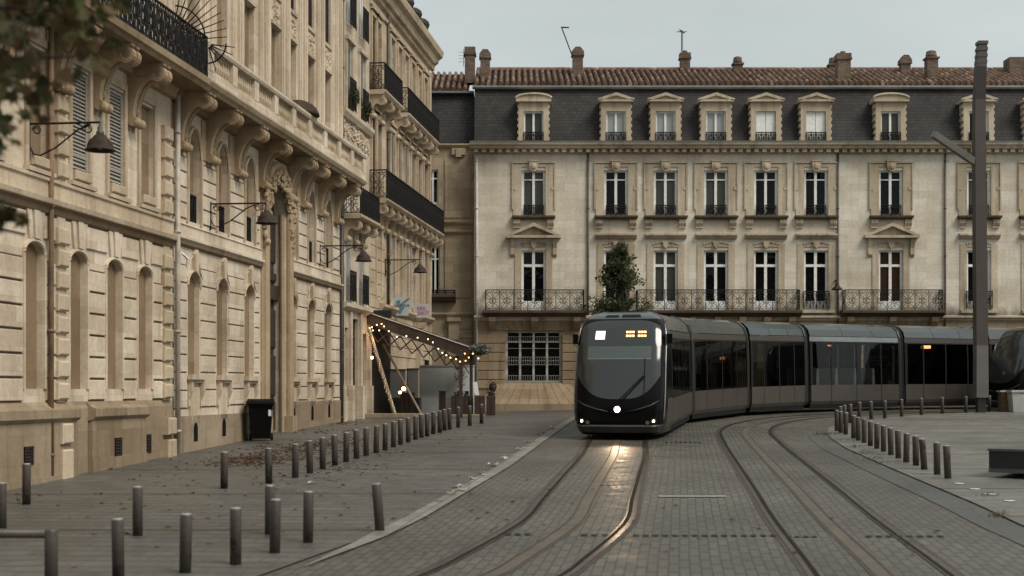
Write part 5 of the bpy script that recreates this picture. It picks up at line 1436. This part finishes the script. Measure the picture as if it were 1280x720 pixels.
# mast
ZM = 52.6; p = Vector((pat(1225.5, ZM), ZM, 0)); p.z = gz(p.x, p.y)
t = thing('light_mast', 'tall square brown light mast with a slanted side arm on the plaza', 'street light', p)
def mz(py): return pz(py, ZM)-p.z
mb = MB()
def seg(mb, a, b, wa, wb):
    (x0, z0), (x1, z1) = a, b; i = len(mb.v)
    for x, z, w in ((x0,z0,wa),(x1,z1,wb)): mb.v += [(x-w,-w,z),(x+w,-w,z),(x+w,w,z),(x-w,w,z)]
    for f in ((0,3,2,1),(4,5,6,7),(0,1,5,4),(1,2,6,5),(2,3,7,6),(3,0,4,7)): mb.f.append(tuple(i+q for q in f)); mb.mi.append(0)
u = ZM/F
seg(mb, (.01, mz(432)), (-.06, mz(165)), .215, .195); seg(mb, (-.06, mz(165)), (-.05, mz(125)), .195, .19); mb.build('pole', 'postbrown', t)
mb = MB(); seg(mb, (-.05, mz(125)), (.0, mz(84)), .188, .18); mb.build('dark_joint', 'postdark', t)
mb = MB(); seg(mb, (.0, mz(84)), (.06, mz(52)), .18, .15)
for k in range(4): seg(mb, (.01+.012*k, mz(80-8*k)), (.02+.012*k, mz(76-8*k)), .186, .183)
mb.build('lamp_head', 'postbrown', t)
mb = MB(); seg(mb, (.012, mz(497)), (.01, mz(432)), .22, .216); mb.build('service_door', 'postlight', t)
mb = MB(); seg(mb, (.012, -.05), (.012, mz(497)), .15, .15); mb.build('foot', 'postdark', t)
mb = MB(); a = Vector((-.12, 0, mz(205))); b = Vector((pat(1160.5, ZM)-p.x, -.6, mz(171)))
dd = (b-a).normalized(); sd = dd.cross(Vector((0,1,0))).normalized(); fr = dd.cross(sd)
i = 0
for c in (a, b): mb.v += [tuple(c+sd*x+fr*y) for x, y in ((-.115,-.13),(.115,-.13),(.115,.13),(-.115,.13))]
mb.f = [(0,3,2,1),(4,5,6,7),(0,1,5,4),(1,2,6,5),(2,3,7,6),(3,0,4,7)]; mb.mi = [0]*6
mb.build('side_arm', 'postlight', t)
# container and brick pier on the plaza
p = Vector((pat(1273.5, 52.9), 52.9, 0)); p.z = gz(p.x, p.y)+.03; t = thing('planter_tub', 'pale flared planter tub at the right edge behind the bollards', 'planter', p)
mb = MB(); mb.lathe([(.42,0),(.50,.5),(.52,.72),(.58,.74),(.58,.82),(.5,.82),(.48,.6)], (0,0,0), 4); o = mb.build('tub', 'container', t); o.rotation_euler.z = R(45)
mb = MB(); mb.lathe([(.40,.70),(.02,.72)], (0,0,0), 12); mb.build('soil', 'bark', t)
p = Vector((pat(1256.5, 53.3), 53.3, 0)); p.z = gz(p.x, p.y)+.03; t = thing('brick_pier', 'low brown brick pier left of the pale planter tub', 'pier', p)
mb = MB(); mb.box(-.2,.2,-.2,.2,-.05,.74); mb.build('shaft', 'brickwork', t)
mb = MB(); mb.box(-.26,.26,-.24,.24,.74,.80); mb.build('coping', 'container', t)
# slab bench
p = gp(1241, 598); yb = p.y
t = thing('slab_bench', 'low black slab bench at the right edge of the plaza', 'bench', (p.x, yb, p.z), R(-38))
mb = MB(); mb.box(0,3.2,-.2,1.6,.12,.50); mb.build('seat', 'slabbench', t)
mb = MB(); mb.box(-.02,3.22,-.22,1.62,.503,.545); mb.build('top', 'slabtop', t)
mb = MB(); mb.box(.5,2.7,.1,1.3,-.05,.12); mb.build('foot', 'slabbench', t)
mb = MB(); mb.box(-.004,3.2,-.205,-.201,.12,.19); mb.build('trim', 'slabtop', t)
for i, (x, y) in enumerate(((1199,607),(1219,614),(1237.5,620.5),(1262,629))):
    p = gp(x, y); t = thing('ground_light', f'{["nearest the bollards, first","second","third","last"][i]} white recessed ground light in the line toward the black bench', 'ground light', p + Vector((0,0,.03)), 0, 'recessed ground lights')
    mb = MB(); mb.lathe([(.10,0.001),(.10,.008),(.09,.010)], (0,0,0), 16); mb.build('ring', 'zinc', t)
    mb = MB(); mb.lathe([(.085,.0105),(.01,.013)], (0,0,0), 14); mb.build('lens', 'white', t)

# ================================================================== CAFE TERRACE
gt = gz(-3.5, 50.6); zA = 5.1
t = thing('terrace_awning', 'brown sloping cafe awning with scissor arms and dark posts', 'awning', (-3.4, 50.6, gt), 0, None, (-3.4, 50.6, gt))
ax0, az0, ax1, az1 = pat(457,50.6), pz(393,50.6), pat(586,50.6), pz(437,50.6)
mb = MB(); dy = 3.2; sh = .45
P0, P1 = Vector((ax0,50.6,az0)), Vector((ax1,50.6,az1)); Q0, Q1 = P0+Vector((sh,dy,0)), P1+Vector((sh,dy,0))
th = Vector((0,0,.07))
mb.v = [tuple(x) for x in (P0,P1,Q1,Q0,P0+th,P1+th,Q1+th,Q0+th)]; mb.f = [(0,3,2,1),(4,5,6,7),(0,1,5,4),(1,2,6,5),(2,3,7,6),(3,0,4,7)]; mb.mi = [0]*6
mb.build('canopy', 'awning', t)
mb = MB(); va = Vector((0,-.02,.08)); vb = Vector((0,-.02,-.32))
mb.v = [tuple(x) for x in (P0+va,P1+va,P1+vb,P0+vb,P0+va+Vector((0,-.03,0)),P1+va+Vector((0,-.03,0)),P1+vb+Vector((0,-.03,0)),P0+vb+Vector((0,-.03,0)))]; mb.f = [(0,1,2,3),(7,6,5,4),(0,4,5,1),(1,5,6,2),(2,6,7,3),(3,7,4,0)]; mb.mi = [0]*6
mb.build('valance', 'awning', t)
mb = MB(); mb.tube([P0+Vector((0,-.06,.10)), P1+Vector((0,-.06,.10))], .022, 5); mb.build('edge_trim', 'greywhite', t)
mb = MB(); d_ = (P1-P0); n = 9
for k in range(n):
    for s in (0, 1):
        a = P0+d_*((k)/n)+Vector((0,.15,-.34-.5*s)); b = P0+d_*((k+1)/n)+Vector((0,.15,-.34-.5*(1-s))); mb.tube([a, b], .025, 4)
mb.build('scissor_arm', 'rustiron', t)
for x, y in ((pat(575.5,50.6)+.02, 50.6), (pat(589,53.2), 53.2)):
    mb = MB(); mb.box(x-.06, x+.06, y-.06, y+.06, gt-.1, pz(437,50.6)-.02+(0 if y < 52 else .0)); mb.build('post', 'rustiron', t)
mb = MB(); mb.box(ax0-.05, ax0+.9, 50.62, 50.9, az0-.1, az0+.15); mb.build('wall_box', 'postdark', t)
# lights along the scissor arms
sl = thing('string_light', 'string of warm bulbs hung under the brown awning', 'string light', (-3.4, 50.5, gt+2), 0, None, (-3.4, 50.5, gt+2))
mb = MB(); bl = []
rr = random.Random(12)
for px, py in ((462,410),(466,413),(471,406),(474,413),(480,408),(486,414),(496,421),(508,420),(522,422),(535,424),(541,428),(548,436),(553,441),(558,444),(563,447),(570,449),(575,452),(582,451),(586,447),(591,442),(598,448),(581,442),(465,409),(477,405)):
    bl.append(wp(px, py, 50.3+rr.uniform(-.1,.1)))
srt = sorted(bl, key=lambda v: v.x); mb.tube([v+Vector((0,0,.06)) for v in srt], .008, 3); mb.build('cable', 'rubber', sl)
for v in bl:
    mb = MB(); mb.blob(v, .021, 5); mb.build('bulb', 'bulb', sl, True)
for i, (px, py, Z, lab) in enumerate(((465,447,49.9,'warm bulb on the dark shopfront beside the awning'),(504.5,486,50.2,'bright bulb on the leaning pole foot'),(500,490.5,50.2,'small bulb below the bright one at the leaning pole'))):
    p = wp(px, py, Z); o = thing('bulb_lamp', lab, 'lamp', p, 0, 'single bulbs in the terrace')
    mb = MB(); mb.blob((0,0,0), .055 if i != 1 else .075, 6); mb.build('bulb', 'bulb', o, True); mb = MB(); mb.lathe([(.025,.05),(.02,.12)], (0,0,0), 8); mb.build('socket', 'rubber', o)
# leaning poles
for i, (a, b, lab) in enumerate((((461,412,50.35),(494,514,50.2),'leaning pale pole wrapped in tiny lights under the awning'),((479,430,51.4),(527,514,50.9),'thin leaning brace pole behind the wrapped pole'))):
    A_, B_ = wp(*a), wp(*b); B_.z = gz(B_.x, B_.y)+.1
    o = thing('leaning_pole', lab, 'pole', B_, 0, 'leaning terrace poles', B_)
    mb = MB(); mb.tube([A_, B_], .07 if i == 0 else .045, 8); mb.build('shaft', 'plankwood', o)
    if i == 0:
        mb = MB(); rr = random.Random(2)
        for k in range(42):
            q = k/42; c = A_+(B_-A_)*q*.98; mb.blob(c+Vector((rr.uniform(-.07,.07),-.075,0)), .008, 3)
        e_ = mb.build('fairy_light', 'bulbdim', o); tag(e_, None, None, None, 'stuff')
# platform kerb beams
a = wp(456, 518, 50.2); o = thing('timber_beam', 'pale timber beam along the foot of the terrace', 'beam', (a.x, 50.2, gt), 0, None, (a.x, 50.2, gt))
mb = MB(); mb.block(pat(456,50.2), pat(530,50.2), 50.1, 50.35, gt, gt+.17, .02); mb.build('beam', 'plankwood', o)
o = thing('timber_beam', 'low pale deck edge in front of the dark planters', 'beam', (pat(560,52.2), 52.2, gt), 0, None, (pat(560,52.2), 52.2, gt))
mb = MB(); mb.block(pat(556,52.2), pat(606,52.2), 52.1, 52.4, gt, gt+.10, .02); mb.build('beam', 'plankwood', o)
# planters
for i, (p0, p1, Z, lab) in enumerate(((564,592,53.2,'left dark wooden planter box at the terrace edge'),(593,607,53.0,'middle dark wooden planter box behind the bollards'),(608,620,54.5,'right dark wooden planter box at the end of the terrace'),(500,518,52.2,'dark wooden counter box under the bright bulb'))):
    xa, xb = pat(p0, Z), pat(p1, Z)-.03; o = thing('planter_box', lab, 'planter', ((xa+xb)/2, Z, gt), 0, 'dark planter boxes of the terrace', ((xa+xb)/2, Z, gt))
    mb = MB(); hh = .78 if i != 3 else .9; mb.box(xa, xb, Z, Z+.5, gt, gt+hh); n = max(2, int((xb-xa)/.14))
    for k in range(n): mb.block(xa+(xb-xa)*k/n+.006, xa+(xb-xa)*(k+1)/n-.006, Z-.03, Z+.01, gt+.04, gt+hh-.03, .006)
    mb.build('box', 'planter', o)
    if i in (0, 2):
        mb = MB(); leaves(mb, ((xa+xb)/2, Z+.2, gt+.85), ((xb-xa)*.42,.2,.12), 60, .12, random.Random(30+i)); mb.build('plant', 'leaffar', o)
# wooden posts and grey board between
o = thing('wooden_post', 'short brown wooden post beside the grey board on the terrace', 'post', (pat(553.5,52.0), 52.0, gt), 0, None, (pat(553.5,52.0), 52.0, gt))
mb = MB(); mb.box(pat(549,52.0), pat(557,52.0), 51.9, 52.1, gt, gt+.92); mb.build('shaft', 'planter', o); mb = MB(); mb.box(pat(548.5,52.0), pat(557.5,52.0), 51.87, 52.13, gt+.92, gt+.96); mb.build('cap', 'bark', o)
o = thing('grey_board', 'plain grey board standing between planters on the terrace', 'board', (pat(538,52.5), 52.2, gt), 0, None, (pat(538,52.5), 52.2, gt))
mb = MB(); mb.box(pat(527,52.5), pat(548,52.5), 52.48, 52.52, gt+.02, gt+.75); mb.build('panel', 'screen', o)
mb = MB(); mb.box(pat(526,52.5), pat(549,52.5), 52.46, 52.54, gt+.75, gt+.80); mb.build('top_rail', 'greywhite', o)
# windscreen panels
o = thing('wind_screen', 'grey frosted screen panels at the back of the terrace', 'screen', (pat(540,54.3), 54.3, gt), 0, None, (pat(540,54.3), 54.3, gt))
Zs = 54.3
for k, (a, b, y0) in enumerate(((484,508,463),(508.5,524,462),(524.5,594,458))):
    mb = MB(); xa, xb = pat(a, Zs), pat(b, Zs); mb.box(xa+.03, xb-.03, Zs-.01, Zs+.01, gt+.7, pz(y0, Zs)); mb.build('panel', 'screen', o)
    mb = MB(); mb.box(xa, xb, Zs-.03, Zs+.03, pz(y0, Zs), pz(y0, Zs)+.05); mb.box(xa-.01, xa+.03, Zs-.02, Zs+.02, gt, pz(y0,Zs)); mb.box(xa, xb, Zs-.02, Zs+.02, gt, gt+.7); mb.build('frame', 'greywhite' if k == 2 else 'pipedark', o)
# garland at the outer corner
c = wp(598, 437, 51.0); o = thing('leaf_garland', 'grey-green leaf garland bunched on the outer corner of the awning', 'garland', c)
mb = MB(); leaves(mb, (0,0,0), (.42,.4,.20), 620, .13, random.Random(41)); leaves(mb, (.2,.2,-.02), (.3,.3,.14), 200, .13, random.Random(42)); mb.build('foliage', 'garland', o)
mb = MB(); mb.tube([(-.4,0,.02),(0,.1,.05),(.4,.2,-.02)], .02, 5); mb.build('wire', 'iron', o)
# white menu leaflet and urn
p = wp(597, 484, 53.1); p.z = gt+.8; o = thing('menu_card', 'white menu card tilted on the planter', 'menu', p, 0); mb = MB(); mb.v=[(-.10,0,0),(.06,0,-.0),(-.02,.12,.5),(-.18,.12,.5),(-.10,.02,0),(.06,.02,0),(-.02,.14,.5),(-.18,.14,.5)]; mb.f=[(0,1,2,3),(7,6,5,4),(0,4,5,1),(1,5,6,2),(2,6,7,3),(3,7,4,0)]; mb.mi=[0]*6; mb.build('card', 'paper', o)
p = wp(616, 489, 54.6); p.z = gt+.8; o = thing('stone_urn', 'small dark urn on the right planter box', 'urn', p); mb = MB(); mb.lathe([(.10,0),(.05,.08),(.13,.2),(.16,.36),(.12,.42),(.15,.45)], (0,.2,0), 12); mb.build('bowl', 'rustiron', o, True); mb = MB(); leaves(mb, (0,.2,.5), (.15,.15,.12), 40, .08, random.Random(9)); mb.build('plant', 'leafdry', o)
# dried pampas bunch in front of the screen
p = wp(575, 492, 54.0); p.z = gt+.7; o = thing('dried_bouquet', 'pale pinkish dried bouquet in front of the frosted screen', 'plant', p)
mb = MB(); mb.lathe([(.08,0),(.1,.1),(.06,.3)], (0,0,0), 10); mb.build('vase', 'pipedark', o); mb = MB(); leaves(mb, (0,0,.85), (.26,.15,.5), 160, .12, random.Random(10)); mb.build('stems', 'leafpale', o)

# ================================================================== VEGETATION
def branch(mb, a, b, r0, r1, rnd, kink=.12):
    a, b = Vector(a), Vector(b); pts = []
    for k in range(6):
        t = k/5; pts.append(a+(b-a)*t+Vector((rnd.uniform(-1,1), rnd.uniform(-1,1), rnd.uniform(-1,1)))*kink*math.sin(math.pi*t))
    mb.tube(pts, [r0+(r1-r0)*k/5 for k in range(6)], 6); return pts
# slender tree by the far facade
Zt = 61.0; px0 = pat(768, Zt); tg = gz(px0, Zt)
t = thing('slender_tree', 'slender dark green tree rising behind the front of the tram', 'tree', (px0, Zt, tg))
rnd = random.Random(15); tr = MB(); lf = MB(); top = pz(305, Zt)-tg
branch(tr, (0,0,-.1), (.25,0,top*.93), .09, .02, rnd, .06)
for k in range(64):
    f = rnd.uniform(.30,.99); z = top*f; ang = rnd.uniform(0,6.28)
    rad = (3.0*(1-f)**.9+.10)*rnd.uniform(.45,1.2)*(1.0 if f > .5 else .9)
    b = (.25*f+rad*math.cos(ang), rad*math.sin(ang), min(top, z+rad*.35))
    pts = branch(tr, (.25*f,0,z-.3), b, .025, .008, rnd, .08)
    for p in pts[2:]:
        leaves(lf, p, (.27,.27,.19), 28, .13, rnd)
leaves(lf, (.30,0,top-.25), (.2,.2,.45), 140, .12, rnd)
tr.build('trunk', 'bark', t); lf.build('crown', 'leaffar', t)
# near plane tree overhanging the upper left corner
Zn = 7.0; base = Vector((-4.6, 7.2, 0)); base.z = gz(base.x, base.y)
t = thing('plane_tree', 'blurred autumn tree overhanging the upper left corner of the photo', 'tree', base)
rnd = random.Random(21); tr = MB(); lf = MB()
branch(tr, (0,0,-.1), (.1,0,6.5), .16, .09, rnd, .08)
def nl(px, py, dz=0): return wp(px, py, Zn+dz)-base
limbs = [((.05,0,3.1), nl(20,120)), ((.05,0,3.6), nl(100,70,.4)), ((.1,0,4.2), nl(60,10,-.3)), ((.1,0,4.5), nl(135,-25,.3)), ((.05,0,2.9), nl(-40,190)), ((.1,0,5.2), nl(60,-150)), ((.1,0,6.0), nl(-100,-260)), ((.0,0,2.7), nl(6,250,-.4))]
for a, b in limbs: branch(tr, a, b, .035, .008, rnd, .07)
def keep(px, py):
    if py < 95: xm = 150-.30*py+10*math.sin(py*.15)
    elif py < 195: xm = 100-(py-95)*1.15
    else: xm = -10
    return px < xm
cnt = 0
for _ in range(12000):
    px, py, dz = rnd.uniform(-330,165), rnd.uniform(-330,205), rnd.uniform(-.9,.9)
    if not keep(px+rnd.uniform(-18,10), py): continue
    n_ = math.sin(px*.051+1.3)+math.sin(py*.063+.4)+math.sin((px+py)*.037+dz*2)
    if n_ < -1.2 and px > -20: continue
    if px > 105 and rnd.random() < .45: continue
    if py > 95 and px > 0 and rnd.random() < .5: continue
    leaf(lf, nl(px, py, dz), rnd.uniform(.06,.105), rnd, True); cnt += 1
    if cnt > 3300: break
for _ in range(26): leaf(lf, nl(rnd.gauss(6,9), rnd.gauss(266,8), rnd.uniform(-.5,-.3)), rnd.uniform(.06,.09), rnd, True)
tr.build('trunk', 'bark', t); lf.build('crown', 'leafnear', t)
# fallen leaves
def scatter(name, m, spots, size, seed, dz=.012):
    mb = MB(); r_ = random.Random(seed)
    for (px, py, sx, sy, n) in spots:
        for _ in range(n):
            q = gp(px+r_.gauss(0, sx), py+r_.gauss(0, sy)); s = size*r_.uniform(.5,1.2); a = r_.uniform(0,6.28)
            e = [(-.5,0,.0),(0,.3,.25),(.5,0,.05),(0,-.3,.2)]; i = len(mb.v)
            for u, v, w in e: mb.v.append((q.x+s*(u*math.cos(a)-v*math.sin(a)), q.y+s*(u*math.sin(a)+v*math.cos(a)), q.z+dz+s*w*r_.uniform(.2,1.2)))
            mb.f += [(i,i+1,i+2),(i,i+2,i+3)]; mb.mi += [0,0]
    tag(mb.build(name, m), kind='stuff')
lv = [(300,580,26,2.4,200),(330,574,30,3.4,420),(370,563,26,3.4,340),(410,556,20,2.8,220),(445,549,14,2,70),(430,583,30,5,60),(400,595,30,6,40),(470,566,20,3,40)]
lv += [(250,600,70,12,40),(330,640,120,25,40),(100,640,90,30,30),(430,530,10,1.5,60),(395,540,25,2,60),(560,545,30,6,30),(600,620,80,25,40),(1000,650,120,30,20)]
scatter('fallen_leaves', 'leafdry', lv, .10, 51)
scatter('pale_fallen_leaves', 'leafpale', [(548,628,2.5,1.5,3),(563,619,3,1.5,4),(575,612.5,3,1.5,4),(583,606,2.5,1.2,3),(593,600,2.5,1.2,3),(604,594,3,1.2,4),(620,583,3,1,4),(634,573.5,3,1,4),(648,563,3,1,4),(662,553,3,.8,5),(676,545,3,.8,5),(690,536,3,.8,6),(392,606,3,1,1)], .20, 52, .03)
def weeds():
    mb = MB(); r_ = random.Random(60)
    for (px, py, sx, sy, n) in ((1034,543.5,9,.9,130),(1050,552,8,1.2,60),(1068,560.5,6,1.0,70),(1082,567,7,1.5,90),(1094,575,5,1.4,70),(1103,580.5,4,.8,25),(1248,646,6,1.6,60),(1236,622,6,1.2,50)):
        for _ in range(n):
            q = gp(px+r_.gauss(0,sx), py+r_.gauss(0,sy)); h = r_.uniform(.02,.09); a = r_.uniform(0,6.28); l = r_.uniform(.02,.08)
            mb.poly([(q.x-.006,q.y,q.z+.01),(q.x+.006,q.y,q.z+.01),(q.x+l*math.cos(a),q.y+l*math.sin(a),q.z+.02+h)])
    tag(mb.build('weeds', 'weed'), kind='stuff')
weeds()

# unseen houses added behind the camera: they cut low sky light and darken reflections
for i, (xa, xb, yb, hh, lab) in enumerate(((-34,-6,-30,17,'unseen limestone house added behind the camera on the street side'),(-5,22,-34,15,'unseen limestone house added behind the camera facing the tram'),(23,62,-30,18,'unseen long limestone house added behind the camera facing the plaza'))):
    gb = gz((xa+xb)/2, yb)-.3; o = thing('stone_house', lab, 'building', (xb, yb, gb), math.pi, None, (0, 0, 0))
    n = int((xb-xa)/3); ww = (xb-xa)/n; hs_ = [(k*ww+ww/2-.6, k*ww+ww/2+.6, 1.2+4.2*q, 3.8+4.2*q) for k in range(n) for q in range(int(hh/4.3))]
    mb = MB(); wall(mb, 0, xb-xa, 0, hh, hs_); body(mb, 0, xb-xa, 9, 0, hh); mb.build('wall', 'stoneD', o)
    for h in hs_:
        mb = MB(); mb.poly([(h[0],.24,h[2]),(h[1],.24,h[2]),(h[1],.24,h[3]),(h[0],.24,h[3])]); mb.build('window', 'pane', o)
    mb = MB(); mb.prism([(.1,hh+.004),(1.2,hh+3),(8,hh+3),(8.9,hh+.004)], 0, xb-xa, lambda p, q, a: (a, p, q)); mb.build('roof', 'slate', o)
# ================================================================== LIGHT, SKY, CAMERA
w = bpy.data.worlds.new('World'); sc.world = w; w.use_nodes = True; nt = w.node_tree
bg = nt.nodes['Background']; sky = nt.nodes.new('ShaderNodeTexSky'); sky.sky_type = 'NISHITA'; sky.sun_disc = False
EL, AZ = R(50), R(126)            # sun direction: behind the camera, to the right
sky.sun_elevation = EL; sky.sun_rotation = AZ; sky.air_density = 1.0; sky.dust_density = 3.0; sky.ozone_density = 1.0
hs = nt.nodes.new('ShaderNodeHueSaturation'); hs.inputs['Saturation'].default_value = .06; nt.links.new(sky.outputs[0], hs.inputs['Color'])
tc = nt.nodes.new('ShaderNodeTexCoord'); nz = nt.nodes.new('ShaderNodeTexNoise'); nz.inputs['Scale'].default_value = 2.2; nz.inputs['Detail'].default_value = 6
mp = nt.nodes.new('ShaderNodeMapping'); mp.inputs['Scale'].default_value = (1.3,1.3,4.5); nt.links.new(tc.outputs['Generated'], mp.inputs[0]); nt.links.new(mp.outputs[0], nz.inputs['Vector'])
cr = nt.nodes.new('ShaderNodeValToRGB'); cr.color_ramp.elements[0].position = .3; cr.color_ramp.elements[1].position = .75
cr.color_ramp.elements[0].color = (2.42,2.74,2.75,1); cr.color_ramp.elements[1].color = (3.15,3.5,3.52,1); nt.links.new(nz.outputs[0], cr.inputs[0])
mx = nt.nodes.new('ShaderNodeMix'); mx.data_type = 'RGBA'; mx.inputs[0].default_value = .82
nt.links.new(hs.outputs[0], mx.inputs[6]); nt.links.new(cr.outputs[0], mx.inputs[7]); nt.links.new(mx.outputs[2], bg.inputs['Color'])
bg.inputs['Strength'].default_value = .10
sd = bpy.data.lights.new('sun', 'SUN'); sd.energy = 1.5; sd.angle = R(28); sd.color = (1,.92,.82)
so = bpy.data.objects.new('sun', sd); COL.objects.link(so)
dirv = Vector((math.sin(AZ)*math.cos(EL), math.cos(AZ)*math.cos(EL), math.sin(EL)))
so.rotation_euler = dirv.to_track_quat('Z', 'Y').to_euler(); so.location = (20,-20,40)
# the tram's lit headlight and the terrace bulbs throw real light
sp = bpy.data.lights.new('headlight_beam', 'SPOT'); sp.energy = 62; sp.color = (1,.72,.45); sp.spot_size = R(52); sp.spot_blend = .8; sp.shadow_soft_size = .08
spo = bpy.data.objects.new('headlight_beam', sp); COL.objects.link(spo); spo.location = (2.70, 36.0, gz(2.7,36)+.85)
spo.rotation_euler = (Vector((2.70,36.0,.85))-Vector((2.0,25.0,-.3))).to_track_quat('Z','Y').to_euler()
pl = bpy.data.lights.new('terrace_glow', 'POINT'); pl.energy = 6; pl.color = (1,.6,.3); pl.shadow_soft_size = .2
plo = bpy.data.objects.new('terrace_glow', pl); COL.objects.link(plo); plo.location = wp(470, 425, 50.3)

cam = bpy.data.cameras.new('camera'); co = bpy.data.objects.new('camera', cam); COL.objects.link(co)
co.location = (0,0,CH); co.rotation_euler = (R(90),0,0); cam.sensor_width = 36; cam.lens = 36*F/1280; cam.shift_y = (HY-360)/1280
cam.clip_start = .1; cam.clip_end = 6000
cam.dof.use_dof = True; cam.dof.focus_distance = 46; cam.dof.aperture_fstop = 1.8
sc.camera = co
sc.view_settings.view_transform = 'Standard'; sc.view_settings.look = 'None'; sc.view_settings.gamma = 1; sc.view_settings.exposure = 1.0
sc.render.engine = 'CYCLES'; sc.cycles.max_bounces = 8; sc.cycles.transparent_max_bounces = 12
sc.cycles.use_denoising = True
